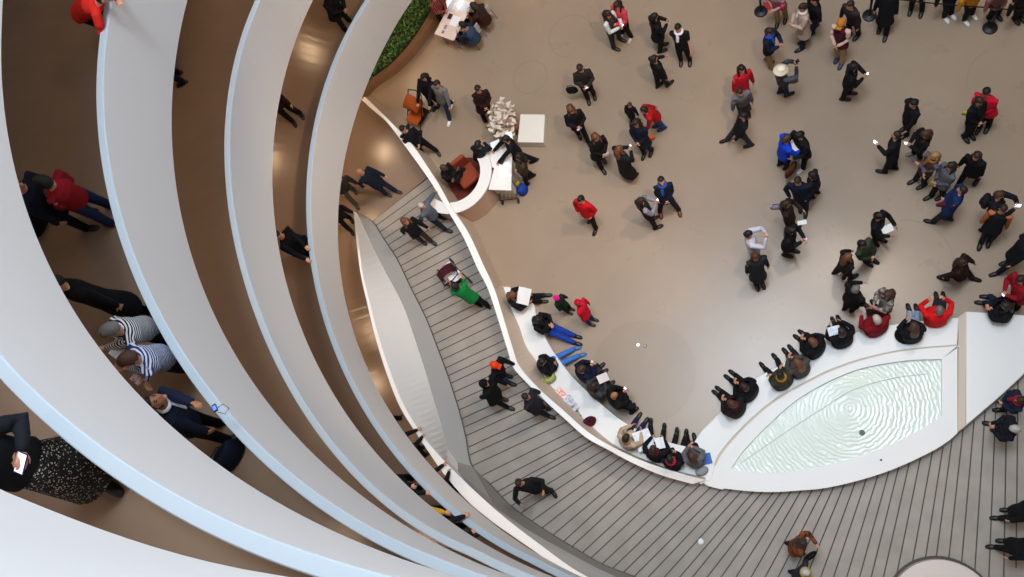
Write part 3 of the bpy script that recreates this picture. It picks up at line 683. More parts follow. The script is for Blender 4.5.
# ---- small things carried or lying about
def phone(p, label, k=0, glow='#cfe0ff', e=2.2, sz=1.):
    F, R = p['F'], p['R']; c = (p['wr'][0]+p['wr'][1])/2 if k == 2 else p['wr'][k]
    hd_ = ((p['wr'][0]-p['el'][0]) if k == 0 else (p['wr'][1]-p['el'][1])).normalized(); c = c+hd_*.10+UP*.025; t = thing('smartphone', c, label, 'phone')
    Y = (F*.7+UP*.7).normalized(); Z = (UP*.7-F*.7).normalized()
    s = MB(); s.box(c, .075*sz, .15*sz, .009, X=R, Y=Y, Z=Z); s.build('case', mat('phone_case', '#101114', .3), t, bevel=.003)
    s = MB(); s.box(c+Z*.0052, .067*sz, .138*sz, .002, X=R, Y=Y, Z=Z); s.build('screen', mat('phone_screen', glow, .2, emit=e), t)
    return t
def leaflet(c, X, Y, w, h, label, colr='#e8e6e2', name='leaflet', cat='paper', c2=None, fold=.02):
    c = Vector(c); X = Vector(X).normalized(); Y = Vector(Y); Y = (Y-X*Y.dot(X)).normalized(); Z = X.cross(Y)
    if Z.z < 0: Z = -Z
    s = MB(); n = 5; top = []
    for sgn in (1, -1):
        for i in range(n):
            for j in (-1, 1): top.append(c+X*(w*(i/(n-1)-.5))+Y*(h*.5*j)+Z*(abs(i/(n-1)-.5)*fold*2+(.002 if sgn > 0 else -.002)))
    m_ = n*2; fs = []
    for i in range(n-1): fs += [(2*i, 2*i+1, 2*i+3, 2*i+2), (m_+2*i, m_+2*i+2, m_+2*i+3, m_+2*i+1), (2*i, 2*i+2, m_+2*i+2, m_+2*i), (2*i+1, m_+2*i+1, m_+2*i+3, 2*i+3)]
    fs += [(0, m_, m_+1, 1), (2*n-2, 2*n-1, m_+2*n-1, m_+2*n-2)]
    s.add(top, fs); o = s.build(name, mat('printed_paper', colr, .7, c2, 18.), loc=c)
    return tag(o, label, cat)
def backpack(p, label, colr, name='backpack', big=1., c2=None):
    F, R, s_ = p['F'], p['R'], p['s']; c = p['chest']-F*.20*s_-UP*.05; t = thing(name, c, label, 'bag')
    s = MB(); s.ell(c, .15*s_*big, .10*s_*big, .22*s_*big, R, F, p['sp'], 14, 10, lambda u: 1-.12*u.z*u.z); s.build('pack_body', fab('pack_cloth', colr, c2), t, smooth=True)
    s = MB(); s.ell(c-F*.075*s_-UP*.07, .10*s_*big, .045*s_*big, .09*s_*big, R, F, UP, 10, 8); s.build('front_pocket', fab('pack_cloth', colr), t, smooth=True)
    for sg in (-1, 1):
        s = MB(); s.tube([c+F*.06+UP*.17+R*sg*.07, p['nb']+R*sg*.09+UP*.0, p['chest']+F*.15*s_+R*sg*.1, c+F*.1-UP*.12+R*sg*.13], [(.025, .008)]*4, 6, ref=R); s.build('strap', mat('strap_webbing', '#141416', .8), t, smooth=True)
    return t
def handbag(c, label, colr, w=.3, h=.24, d=.12, rz=0., name='handbag', flat=False, c2=None, handle=True):
    c = Vector(c); t = thing(name, c, label, 'bag'); X = Vector((math.cos(D2(rz)), math.sin(D2(rz)), 0)); Y = Vector((-X.y, X.x, 0))
    s = MB(); s.loft([[c+X*(w/2*q*math.cos(a))+Y*(d/2*q2*math.sin(a))+UP*z for a in [2*math.pi*j/14 for j in range(14)]] for q, q2, z in ((.85, .9, 0), (1.05, 1.1, h*.15), (1.03, 1.05, h*.6), (.92, .7, h*.95), (.85, .35, h))])
    s.build('bag_body', fab('bag_leather', colr, c2, 30), t, smooth=True)
    if handle:
        s = MB(); s.tube([c+X*w*.3+UP*h*.92, c+X*w*.22+UP*(h+.13), c-X*w*.22+UP*(h+.13), c-X*w*.3+UP*h*.92], [.01]*4, 6); s.build('handle', mat('strap_webbing', '#141416', .8), t, smooth=True)
    return t

# ================================================================== THE VISITORS
K = '#141317'; N = '#1a2133'; DN = '#20242c'
S = 'visitors standing on the rotunda floor'
BEN = 'visitors seated on the bench below the low wall'; FOU = 'visitors seated on the fountain rim'; RMP = 'visitors on the grooved ramp'; UPR = 'visitors on the upper ramps'
P = person
# --- top left of the floor
p = P('person in dark navy top seated at near end of the long table', (463, 25), (452, 33), 150, 'read', '#34465f', '#23262d', 'k', sit=.45, sleeves='#1b2230')
p = P('person in dark brown jumper seated at the long table, papers in front', (474, 6), (466, 14), 150, 'read', '#3c211c', '#1b1a1e', 'b', 'long', sit=.45)
p = P('person in striped brown and pink top standing left of the long table', (433, -3), (443, 15), 330, 'front', '#4a2b28', '#1a1718', 'b', coat2='#b25a58', ckind='X', csc=9.)
p4 = P('person in black jacket and long dark hair pushing the orange pushchair', (424, 77), [(426, 106), (434, 104)], 250, 'push', K, K, 'k', 'long')
P('person in grey jacket and blue jeans with white shoes beside the orange pushchair', (437, 84), [(450, 120), (452, 103)], 250, 'walk', '#77726f', '#26314a', 'b', shoes='#e8e6e4')
p6 = P('person in dark maroon coat with tan shoes walking with hands clasped, right of the pushchair', (478, 89), [(486, 122), (493, 113)], 285, 'front', '#2e1614', '#1a1312', 'b', long=.14, shoes='#8a5a35')
P('person in black coat leaning at the top end of the low curved wall', (403, 129), [(425, 156), (437, 151)], 300, 'one', K, K, 'k')
P('bald-topped person in black suit seated inside the round desk booth', (444, 168), (470, 172), 340, 'cross', K, K, 'n', 'short', sit=.6, skin='d')
p = P('person in black coat working at the left side of the round desk', (478, 145), (474, 168), 80, 'phone', '#191a20', K, 'k')
p = P('person in black leaning over the right side of the white desk, leg stretched behind', (506, 139), [(536, 160), (515, 165)], 200, 'push', K, '#16161a', 'k')
p = P('person in olive brown jacket bending by the desk next to the folded cart', (519, 157), [(534, 178), (526, 182)], 200, 'front', '#41341f', '#17161a', 'k', 'long')
# --- top middle
p = P('person with long brown hair, grey vest and white sleeves looking at a phone', (607.6, 14), [(614, 48), (620, 39)], 330, 'phone', '#3a3331', '#25303d', 'b', 'long', sleeves='#d9d2cc'); phone(p, 'lit phone held by the person with white sleeves', 1)
p = P('person in coral pink cardigan and black trousers sharing the phone screen', (617, 5), [(623, 33), (631.5, 37)], 240, 'phone', '#c9404c', K, 'b', 'long', shoes='#cdb9b4')
p = P('person with long black hair and black coat holding a white leaflet, third from top centre', (654, 17), [(660, 51), (662, 46)], 15, 'phone', K, K, 'k', 'long', long=.1)
leaflet(p['wr'][1]+p['F']*.1+UP*.05, p['R'], UP, .2, .15, 'white leaflet held up by the person with long black hair', e if False else '#f2f2f4')
P('person in black short-sleeved shirt walking, white collar at the neck', (678, 28), [(681, 60), (690, 60)], 265, 'walk', K, K, 'k', sleeves='tee', scarf='#e6e3e6')
P('person in all black standing alone below the person in a black shirt', (654, 59), [(658, 86), (668, 85)], 40, 'one', K, '#1a1a1f', 'k')
p = P('person in grey-brown jacket reading a phone, black bag at the side', (580, 68), [(588, 99), (594, 94)], 280, 'phone', '#2b2524', K, 'b'); phone(p, 'phone in the hands of the person in a grey-brown jacket', 1)
handbag(G(573, 92, .45), 'black shoulder bag hanging beside the person in the grey-brown jacket', '#121215', .3, .26)
p = P('person with long brown hair and black coat striding, hands at the chest', (570.5, 109), [(587, 143), (580, 133)], 290, 'phone', K, K, 'g', 'long'); phone(p, 'pale phone held by the striding person with long brown hair', 0, '#b8bcc8', .5)
p = P('slim person with brown hair and black skirt coat holding a white bag', (595.5, 136.8), [(604.5, 167), (600, 160)], 300, 'front', K, K, 'g', 'long', long=.12)
handbag(p['wr'][0]-UP*.2, 'small white bag carried by the slim person in black', '#e9e7ea', .2, .2, .06)
p = P('person with auburn hair in a long bulky black coat, back to the camera', (619, 149.5), [(633, 178), (627, 175)], 45, 'phone', '#18171a', K, 'g', 'long', long=.30, wide=1.3); phone(p, 'white phone raised by the person in the long bulky black coat', 1, '#e8ecf4', .8)
P('small child with brown hair and black jacket beside the navy-coated adult', (629.5, 105), [(634, 122), (632, 119)], 250, 'down', K, K, 'n', Hh=1.15)
P('person in bright red hooded top and blue jeans stepping behind the navy coat', (644, 110), [(664, 128), (659, 124)], 200, 'walk', '#b3161c', '#28508c', 'k', shoes='#26355a')
p = P('person in dark navy coat with head bowed, between child and red top', (636, 123), [(646, 154), (650, 150)], 250, 'front', '#171c2b', '#18202f', 'b', 'long', long=.12)
handbag(G(651, 139, .7), 'orange handbag at the hip of the navy-coated person', '#c05a24', .22, .18, .1, handle=False)
p = P('person in vivid red jacket and black trousers walking alone', (580.8, 199.5), [(596, 229), (591, 217)], 245, 'pocket', '#c3101c', K, 'k')
p = P('person with long dark hair, grey sleeves and black waistcoat, striding with a phone', (640.6, 201), [(656, 228), (652, 219)], 20, 'phone', '#221d22', K, 'b', 'long', sleeves='#8a8790'); phone(p, 'white phone held by the striding person in grey sleeves', 1, '#f0f0f8', 1.)
p = P('person in navy blazer over blue shirt, hands clasped, face towards the camera', (661.4, 181), [(660, 212), (679, 210)], 280, 'front', '#161e30', '#231e24', 'k', pitch=12, shoes='#6a2c1e', scarf='#2b4f94', near=False)
# --- top right
P('person in red jacket and khaki trousers near the first stanchion', (773, -9), [(779, 22), (785, 17)], 250, 'phone', '#b1202c', '#9a7d57', 'b', coat2='#8d8f98', ckind='Z', csc=3.)
p = P('person in navy jacket with blue scarf and khaki trousers reading, above the cream hat', (769, 31.5), [(766, 62), (773, 66)], 330, 'phone', '#151d30', '#9c7d50', 'b', scarf='#2348b0')
p = P('person in cream brimmed hat raising a camera with both arms', (780.6, 71), [(781, 94), (786, 93)], 20, 'photo', '#23232b', '#1c2a44', 's', hat=('brim', '#e9dcc2'), coat2='#595a62', ckind='noise', csc=6.); phone(p, 'black camera raised by the person in the cream hat', 1, '#1a1a1e', .0, 1.1)
handbag(G(793, 82, .8), 'grey shoulder bag of the person in the cream hat', '#5b5b62', .24, .2, .1)
P('person with long black hair in a red jacket over grey, hands low', (741.6, 69), [(741, 102), (746, 104)], 290, 'down', '#b41a26', '#5d5b60', 'k', 'long', long=.06)
P('person in grey coat following just below the red jacket', (740, 92), [(742, 114), (746, 112)], 290, 'down', '#66646a', '#30343c', 'b')
P('person in black jacket and jeans taking a very long stride to the left', (744, 116), [(727, 140), (751, 145)], 190, 'walk', K, '#2b3444', 'k', shoes='#0f0f12', wide=1.15)
p = P('person in beige coat and light scarf with jeans, between stanchions', (803, 7), [(801, 47), (806, 42)], 200, 'phone', '#b79e8d', '#1f2b40', 'b', long=.16, scarf='#e6d8ca')
P('person in black jacket and blue jeans beside the beige coat', (815, 0), [(811, 32), (817, 27)], 200, 'pocket', K, '#28364e', 'k', wide=1.1)
p = P('person in orange cap with navy-red vest and bare pale sleeves, khaki trousers', (841.3, 23), [(838, 57), (842, 63)], 240, 'front', '#221a2c', '#a58a6b', 'b', hat=('cap', '#c77a2a'), sleeves='#d8b6a2', shoes='#1c2c4e', coat2='#6a1c28', csc=6.)
P('person in dark patterned jacket directly above the orange cap', (850, 5), [(851, 36), (857, 34)], 225, 'down', '#241b1e', '#1d1a1d', 'b', coat2='#3f3032')
p = P('person in black puffy coat reading a white phone, below the orange cap', (853.4, 67), [(843, 96), (849, 96)], 350, 'phone', '#121113', '#181416', 'k', 'long', wide=1.2, shoes='#33231e'); phone(p, 'glowing white phone of the person in the puffy coat', 1, '#e8f4ff', 2.)
P('person in long black coat at the top edge, feet apart, beside a stanchion', (889, -9), [(880, 27), (886, 35)], 250, 'down', K, K, 'k', long=.2)
P('person in black and red at the top edge behind the belt', (916, -22), [(911, 9), (922, 11)], 250, 'down', '#3a1418', K, 'b')
P('person in black with white-soled shoes behind the belt', (947, -20), [(944, 17), (951, 14)], 300, 'down', K, K, 'b', shoes='#dcdad6')
P('person in mustard yellow jacket and black trousers behind the belt', (971, -14), [(964, 20), (972, 14)], 300, 'down', '#c9841a', K, 'k', shoes='#d8d6d4')
P('person in dusty pink coat behind the belt by the last stanchion', (999, -14), [(989, 18), (997, 15)], 300, 'down', '#8a5a58', K, 'b', long=.1)
P('person in black at the top right corner behind the belt', (1022, -8), [(1016, 18), (1022, 16)], 300, 'down', K, K, 'k')
P('person in all black walking, left arm swung, upper of the right-hand crowd', (913.8, 103.3), [(905, 134), (907, 128)], 210, 'walk', K, K, 'k', wide=1.08)
p = P('person in all black raising a white phone, left edge of the right-hand crowd', (896, 135), [(884, 172), (895, 168)], 160, 'one', '#15171b', K, 'b', pitch=10); phone(p, 'white phone raised by the person in all black', 0, '#f4f6ff', 2.)
p = P('person with long brown hair and grey shoes holding a white phone', (926, 134), [(914, 153), (920, 158)], 190, 'phone', K, K, 'n', 'long', shoes='#7d7d80'); phone(p, 'small white phone of the person with long brown hair in the crowd', 0, '#f4f6ff', 1.)
P('person with fair hair, brown fur collar and purple-grey sleeves', (935, 156), [(915, 180), (924, 185)], 205, 'cross', '#4a3322', '#191c2c', 'y', 'long', sleeves='#5a5264', scarf='#8a5c34')
p = P('person with long dark hair and grey top carrying a yellow-green bag', (951, 166), [(931, 196), (943, 196)], 205, 'front', '#5c5c63', K, 'b', 'long')
handbag(G(936, 184, .7), 'yellow-green handbag carried by the person in grey', '#a9a056', .28, .22, .14)
P('person with long dark hair in black, walking away down right of the grey top', (976.7, 156), [(959, 183), (978, 179)], 235, 'down', '#151316', K, 'b', 'long', long=.1)
p = P('person in blue jacket bowing forward, jeans, red belt bag at the waist', (962.2, 190), [(926, 227), (942, 228)], 160, 'front', '#1a2a52', '#1c2233', 'b', wide=1.15, pitch=5)
handbag(G(942, 205, .95), 'small dark red waist bag on the person in the blue jacket', '#5c1a26', .26, .1, .1, handle=False)
P('person in black leather jacket facing the red jacket', (979, 101), [(964, 137), (970, 134)], 300, 'front', K, '#14151c', 'b', scarf='#16161a')
P('person in bright red jacket behind the black leather jacket', (986, 92), [(981, 128), (987, 126)], 240, 'front', '#c4122a', '#1b1b20', 'k', wide=1.15)
handbag(G(965, 114, .9), 'small yellow bag behind the black leather jacket', '#b8a03a', .14, .14, .08, handle=False)
p = P('person with brown hair and a black backpack looking at a phone, right crowd', (999, 195), [(984, 238), (992, 236)], 330, 'photo', '#18181b', K, 'n', wide=1.05); backpack(p, 'black backpack on the brown-haired person at right', '#1a1b1f'); phone(p, 'lit phone in front of the brown-haired person at right', 1, '#d8e0ff', 2.)
P('person in black sleeveless top with bare arms and grey belt at right', (1003, 209), [(981, 246), (988, 243)], 250, 'down', '#17171a', '#1d1f26', 'b', sleeves='#b5673f')
P('person in black striding in from the right edge, jeans with a white patch', (1030, 240), [(998, 273), (1008, 262)], 195, 'walk', '#131418', '#171d2e', 'k')
P('person with long dark brown hair and dark brown coat walking alone above the fountain', (962, 262), [(941, 276), (972, 280)], 340, 'walk', '#2a1613', '#22202a', 'b', 'long', long=.12, wide=1.1)
# --- centre
p = P('person in black reading an open white booklet beside the floor glare', (878.5, 216), [(873, 240), (878, 241)], 330, 'read', K, K, 'k', wide=1.1)
leaflet(G(887, 229, 1.1), (1, .4, 0), (-.4, 1, .3), .24, .17, 'open white booklet held by the person in black')
P('person in dark green jacket bending next to the glare', (862, 244), [(872, 259), (866, 262)], 320, 'front', '#26301f', '#1a1d18', 'k', coat2='#3c4630', csc=8., wide=1.1)
P('person with reddish brown hair in black coat striding toward the glare', (848, 257), [(835, 272), (851, 278)], 25, 'walk', '#181216', '#18171b', 'g', 'long', wide=1.1)
p = P('person in square black jacket raising a hand, above the seated row', (856, 289), [(845, 308), (852, 310)], 40, 'one', '#101013', K, 's', wide=1.25)
P('person in patterned grey-brown top standing before the seated maroon jumper', (888.5, 294), [(879, 313), (886, 315)], 200, 'phone', '#3a2e2b', '#241f22', 'n', 'long', coat2='#a79d96', csc=14.)
p = P('person in pale lavender top with both arms lifted to the right', (748.6, 234), [(754, 262), (759, 260)], 5, 'photo', '#c6c0cc', '#3a3840', 'k', 'bun')
P('person in dark grey-green coat just below the lavender top', (755.3, 256.5), [(756, 284), (762, 282)], 285, 'down', '#24272a', '#20150f', 'n', 'long', long=.14)
p = P('person in black with a pink phone, below the long-haired person with leaflet', (791, 230.5), [(786, 252), (791, 253)], 340, 'phone', K, K, 'k', 'long', long=.1); phone(p, 'pink phone of the person in black near the centre', 1, '#d9a2c8', .6)
p = P('person with very long dark hair in brown coat holding a white leaflet', (786, 204), [(788, 229), (793, 228)], 350, 'one', '#2b1d1a', K, 'b', 'long'); leaflet(G(802, 222.5, 1.05), (1, .1, 0), (0, 1, .2), .2, .1, 'white leaflet held out by the person with very long dark hair')
handbag(G(776, 208, 1.0), 'lavender shoulder bag of the person with very long dark hair', '#8f8fa6', .26, .16, .1)
P('person in navy jacket walking above the very long dark hair', (797.5, 181), [(806, 211), (801, 206)], 260, 'pocket', '#171d2f', '#1a2338', 'b', wide=1.15)
P('person with curly black hair lifting a hand to the face, behind the navy jacket', (812.5, 175.5), [(817, 192), (812, 197)], 160, 'one', '#1d1d22', K, 'k', 'curly')
p = P('person in shiny royal blue jacket sharing a map, back to the camera', (786, 139), [(780, 164), (786, 168)], 20, 'read', '#1340c4', '#1d1a1c', 'n', wide=1.1)
P('person in bulky black jacket with white shoes sharing a map', (800, 135), [(802, 167), (807, 160)], 215, 'read', '#151412', K, 'k', wide=1.3, shoes='#dfe2e6')
leaflet(G(797, 146, 1.15), (1, .3, 0), (0, 1, .2), .26, .2, 'small map held between the blue and black jackets', '#e9ded8')
handbag(G(791, 172, .35), 'large brown satchel hanging at the side of the royal blue jacket', '#5e3520', .42, .38, .14, 50)
# --- left of centre by the bench
P('child in hot pink woolly hat and dark green coat, standing', (556.5, 298), [(568, 312), (570, 308)], 330, 'down', '#16281f', '#1a1d22', 'k', Hh=1.25, hat=('beanie', '#e3128e'), wide=1.05)
P('child in quilted red coat with hood up and jeans', (579, 303), [(590, 325), (593, 320)], 340, 'down', '#c20e2c', '#1d3a72', 'k', Hh=1.35, hat=('hood', '#c20e2c'), wide=1.35, group=S)
# --- seated on the bench
sb = dict(sit=.46, group=BEN)
p = P('seated person with ginger-brown hair in black holding a large white sheet', (512, 295), [(541, 300), (545, 297)], 0, 'read', K, K, 'g', 'long', **sb)
leaflet(G(524, 296, .95), (1, -.3, 0), (.3, 1, .25), .34, .42, 'large white sheet held by the topmost seated person')
P('seated person with black hair, black jacket and royal blue jeans', (537.5, 320), [(575, 336), (575, 343)], -18, 'phone', K, '#1c3f9e', 'k', 'long', scarf='#2a2a32', **sb)
P('seated person with large black hair and light blue jeans stretched out', (542, 362), [(574, 349), (579, 356)], 14, 'front', '#15131a', '#3f78c8', 'k', 'curly', shoes='#3a6cae', **sb)
handbag(G(550, 379, .46), 'grey bag with lime yellow top on the bench beside light blue jeans', '#7b7a76', .34, .22, .22, 20, c2='#c9cf4e')
p = P('seated person with brown hair in navy jumper, back to the low wall', (581.5, 369), [(599, 368), (602, 374)], 40, 'phone', '#141b2e', '#2a2c33', 'n', wide=1.15, **sb); phone(p, 'pale phone held by the seated person in the navy jumper', 1, '#e6dcd8', .5)
p = P('seated person with dark hair in charcoal grey jacket, third along the lower bench', (593.5, 386), [(609, 386), (612, 392)], 42, 'phone', '#3a3a3e', '#232327', 'b', 'long', wide=1.15, **sb)
leaflet(G(603, 378, .95), (1, .4, 0), (-.3, 1, .2), .26, .2, 'crumpled pale paper above the charcoal grey jacket', '#ddd0ca')
p = P('seated person with shaved head in black jacket and black shoes', (614, 395.5), [(629, 408), (632, 412)], 35, 'phone', '#121113', K, 'b', 'bald', wide=1.2, skin='m', **sb); phone(p, 'bright phone of the seated person with the shaved head', 1, '#e8ecff', 1.5)
handbag(G(590, 422, .46), 'black and red bag on the bench below the charcoal grey jacket', '#16121a', .34, .24, .22, 30, c2='#6a1020')
leaflet(G(562, 396, .48), (.6, -.8, 0), (.8, .6, 0), .42, .22, 'red and white magazine lying on the bench', '#e8502e', 'magazine', 'magazine', '#f0e6e0')
leaflet(G(571, 404.5, .48), (.6, -.8, 0), (.8, .6, 0), .4, .26, 'white plastic bag lying on the bench below the red magazine', '#e6e4e8', 'plastic_bag', 'bag', '#9aa0ac', .08)
leaflet(G(577, 411.5, .48), (.6, -.8, 0), (.8, .6, 0), .34, .07, 'thin striped umbrella lying on the bench edge', '#2b2422', 'folded_umbrella', 'umbrella', '#a59a90', .05)
P('seated person in beige coat with dark hair and blue jeans', (626, 438), [(637, 419), (644, 424)], 55, 'read', '#b7a085', '#1c2c50', 'b', wide=1.1, scarf='#a08a70', **sb)
leaflet(G(643.5, 440, .75), (.9, .3, 0), (-.3, 1, .2), .4, .46, 'large white map unfolded beside the beige coat', '#eeeef0', c2='#d4dae4')
P('seated person in black coat with dark red hair and pale collar, legs stretched', (653, 450), [(650.5, 425), (664, 430)], 80, 'read', '#101218', K, 'o' if False else 'b', wide=1.15, scarf='#5c1420', fup=.5, **sb)
leaflet(G(660, 443, .9), (1, .2, 0), (-.2, 1, .3), .2, .26, 'folded white sheet on the lap of the person in black coat', '#ecebee')
P('seated person in black with red and white scarf and outstretched legs', (670, 459), [(679, 424), (686, 436)], 80, 'front', '#12131c', K, 'k', scarf='#c02838', fup=.5, **sb)
P('seated person with long brown hair in grey jumper, last on the bench', (692, 456), [(689, 440), (694, 441)], 100, 'phone', '#67666a', '#14151c', 'n', 'long', **sb)
leaflet(G(705.5, 459, .48), (.97, .2, 0), (-.2, .97, 0), .27, .25, 'bright blue brochure lying where bench meets fountain', '#3565b4', 'brochure', 'brochure', fold=.0)
handbag(G(702, 471, .46), 'grey mesh bag lying on the bench end by the blue brochure', '#8d8f94', .3, .14, .2, 20, handle=False)
# --- seated on the fountain rim
sf = dict(sit=.47, group=FOU)
P('seated person with brown hair and dark brown coat, nearest the bench on the fountain rim', (732, 404), [(718.4, 395.2), (721.6, 391.2)], 140, 'phone', '#211a1c', K, 'n', wide=1.25, scarf='#5a1c24', **sf)
P('seated person in shiny black jacket, second on the fountain rim', (744.5, 387), [(730.5, 379.8), (735.3, 375.0)], 140, 'phone', '#101014', K, 'b', wide=1.35, **sf)
P('seated person in olive-grey hooded coat and mustard scarf, knees apart', (780, 375), [(764.8, 368.6), (777.2, 359.8)], 125, 'cross', '#3b382e', '#171a22', 'k', wide=1.30, scarf='#c48a24', **sf)
P('seated person with brown hair in grey jacket and orange scarf on the rim', (798, 363), [(787.6, 354.2), (793.2, 351.0)], 125, 'phone', '#4a4644', '#2a2428', 'g', 'long', scarf='#b2602c', wide=1.20, **sf)
P('seated person in round black coat, pink hand raised, fourth gap of the rim', (813, 342), [(800.2, 339.6), (805.0, 334.8)], 140, 'phone', '#111216', K, 'g', wide=1.40, **sf)
P('seated person in black reading a pale blue book on the fountain rim', (842, 332), [(834.8, 324.0), (840.4, 322.4)], 110, 'read', '#111116', K, 'b', wide=1.25, **sf)
leaflet(G(834, 330.5, 1.0), (1, .2, 0), (-.2, 1, .4), .26, .2, 'pale blue and white book on the lap of the person on the rim', '#c8d8ea', 'book', 'book', '#f0f0f4')
P('seated person with white hair in dark red jumper', (877, 319.5), [(869.8, 307.9), (874.6, 307.1)], 120, 'read', '#7c0f1c', '#2a1b22', 'w', wide=1.40, **sf)
P('seated person with long brown hair in black coat and light jeans', (914, 327), [(910.8, 311.0), (916.4, 311.8)], 100, 'phone', '#121218', '#8ea6c2', 'n', 'long', wide=1.20, **sf)
handbag(G(904.5, 336, .47), 'black folded coat bundle on the rim beside long brown hair', '#101116', .42, .14, .34, -30, 'folded_coat', handle=False)
P('seated person in scarlet jacket lifting both arms with a camera', (939.5, 310), [(936.7, 299.6), (943.9, 299.6)], 92, 'wide', '#d3161c', '#2c2e34', 's', wide=1.25, **sf)
P('person in black jacket with dark brown hair sitting on the plinth at far right', (1006, 306), [(984, 303), (989, 297)], 170, 'phone', '#14151a', '#1c2236', 'b', 'long', wide=1.2, **sf)
p = P('person in quilted maroon jacket at the right frame edge with a phone', (1021, 279), [(1012, 309), (1018, 311)], 200, 'phone', '#8c1220', K, 'b', wide=1.2); phone(p, 'lit phone of the person in the quilted maroon jacket', 1, '#e8ecff', 2.)
# --- on the ramp and the landing
rp = dict(group=RMP)
P('person with thinning hair in navy jacket and dark jeans walking on the landing', (359.5, 171.5), [(386, 194), (396, 191)], 335, 'walk', '#161b28', '#1a2338', 'o' if False else 'n', 'bald', z0=.27, wide=1.1, skin='l', **rp)
P('person in grey trousers with pale shoes half hidden by the lowest white band', (338, 178), [(354, 204), (350, 190)], 300, 'down', '#3a342f', '#55514c', 'b', z0=.27, shoes='#3a3634', **rp)
P('person in black at the narrow start of the brown ramp, mostly hidden', (333, 208), [(343, 229), (340, 219)], 300, 'down', K, K, 'k', z0=.27, **rp)
P('person with copper-brown hair in black jacket and grey trousers on the upper grooved ramp', (404.5, 221), [(430, 243), (423, 239)], 320, 'walk', '#151316', '#37322f', 'g', 'long', z0=.25, **rp)
P('person with white hair in grey jacket resting one hand on the low wall', (421.6, 206), [(440, 217), (446, 230)], 340, 'walk', '#58616a', '#1c2536', 'w', z0=.25, hands=[G(437, 190, 1.13), None], **rp)
p5 = P('person in kelly green top with bare arms pushing the dark pushchair down the ramp', (455, 286), [(497, 315), (490, 312)], 125, 'push', '#12783a', K, 'k', 'curly', z0=.24, sleeves='tee', **rp)
P('person in black coat and jeans with a bright orange cap on the ramp', (494.5, 365), [(510, 381), (505, 377)], 340, 'walk', '#131215', '#2b3f58', 'k', z0=.22, hat=('cap', '#e2401c'), wide=1.25, **rp)
P('person in large black coat and hat striding, below the orange cap', (485, 384), [(508, 407), (501, 400)], 340, 'walk', '#0f0f11', K, 'k', z0=.22, wide=1.4, hat=('hood', '#0f0f11'), **rp)
P('person in dark grey coat leaning against the low wall on the ramp', (526, 396.5), [(549, 414), (543, 409)], 340, 'down', '#26252a', '#26252a', 'b', z0=.2, wide=1.2, **rp)
P('person in black with an arm flung out walking alone on the wide ramp', (519, 483), [(556, 493), (547, 489)], 300, 'wide', '#17161b', '#25262e', 'b', z0=.17, wide=1.15, **rp)
P('person in rust-brown top carrying a black bag at the bottom of the ramp', (803, 543), [(784, 550), (793, 552)], 350, 'one', '#3a2016', K, 'b', 'long', z0=.07, wide=1.1, coat2='#94502e', csc=7., **rp)
handbag(G(810, 556, .8), 'black handbag of the person in rust-brown top', '#0e0e11', .34, .24, .12, 35)
p = P('person with grey-white hair and lime-edged dark jacket, below the rust-brown top', (806, 572), [(788, 576), (797, 584)], 350, 'down', '#2b2733', '#241c28', 'w', z0=.07, scarf='#b0a838', **rp)
P('person with white hair in black jacket at the right end of the ramp', (1015, 429), [(992, 424), (1000, 431)], 170, 'phone', '#14161f', '#161a28', 'w', z0=.05, wide=1.15, **rp)
P('person in dark navy with red cuffs just above the white-haired person', (1021, 400), [(1002, 408), (1008, 404)], 180, 'front', '#182236', K, 'b', z0=.05, scarf='#8a1c28', **rp)
P('person in black entering from the right edge, upper of two', (1035, 507), [(997, 520), (1007, 512)], 180, 'walk', '#121217', '#161a26', 'k', z0=.05, **rp)
P('person in black entering from the right edge, lower of two', (1035, 548), [(995, 547), (1005, 541)], 180, 'walk', '#121217', '#121217', 'k', z0=.05, **rp)

# --- visitors on the upper ramps
def up(level_, px, py, h): return GL(level_, px, py, h)
def P_up(label, b, head=None, foot=None, face=200, pose='down', Hh=1.72, wallgap=None, **kw):
    """a person standing on ramp b; foot or head given by pixel; wallgap stands them against the parapet"""
    if foot is not None: f = up(b, foot[0], foot[1], 0)
    else:
        h = up(b, head[0], head[1], .935*Hh); f = Vector((h.x, h.y, h.z-.935*Hh))
    z0 = f.z
    if wallgap is not None:
        th = theta(f); q = hel(b, th, wallgap); f = Vector((q.x, q.y, capz(b, th)-.95)); z0 = f.z
    if head is not None: hp = G(head[0], head[1], z0+.935*Hh)
    else: hp = Vector((f.x, f.y, z0+.935*Hh))
    F = Vector((math.cos(D2(face)), math.sin(D2(face)), 0)); R = Vector((F.y, -F.x, 0))
    return person(label, hp, [f-R*.13, f+R*.13+F*.06], face, pose, Hh=Hh, z0=z0, group=UPR, **kw)
striped = dict(near=True)
th_ = lambda b, px, py: theta(GL(b, px, py, .95))
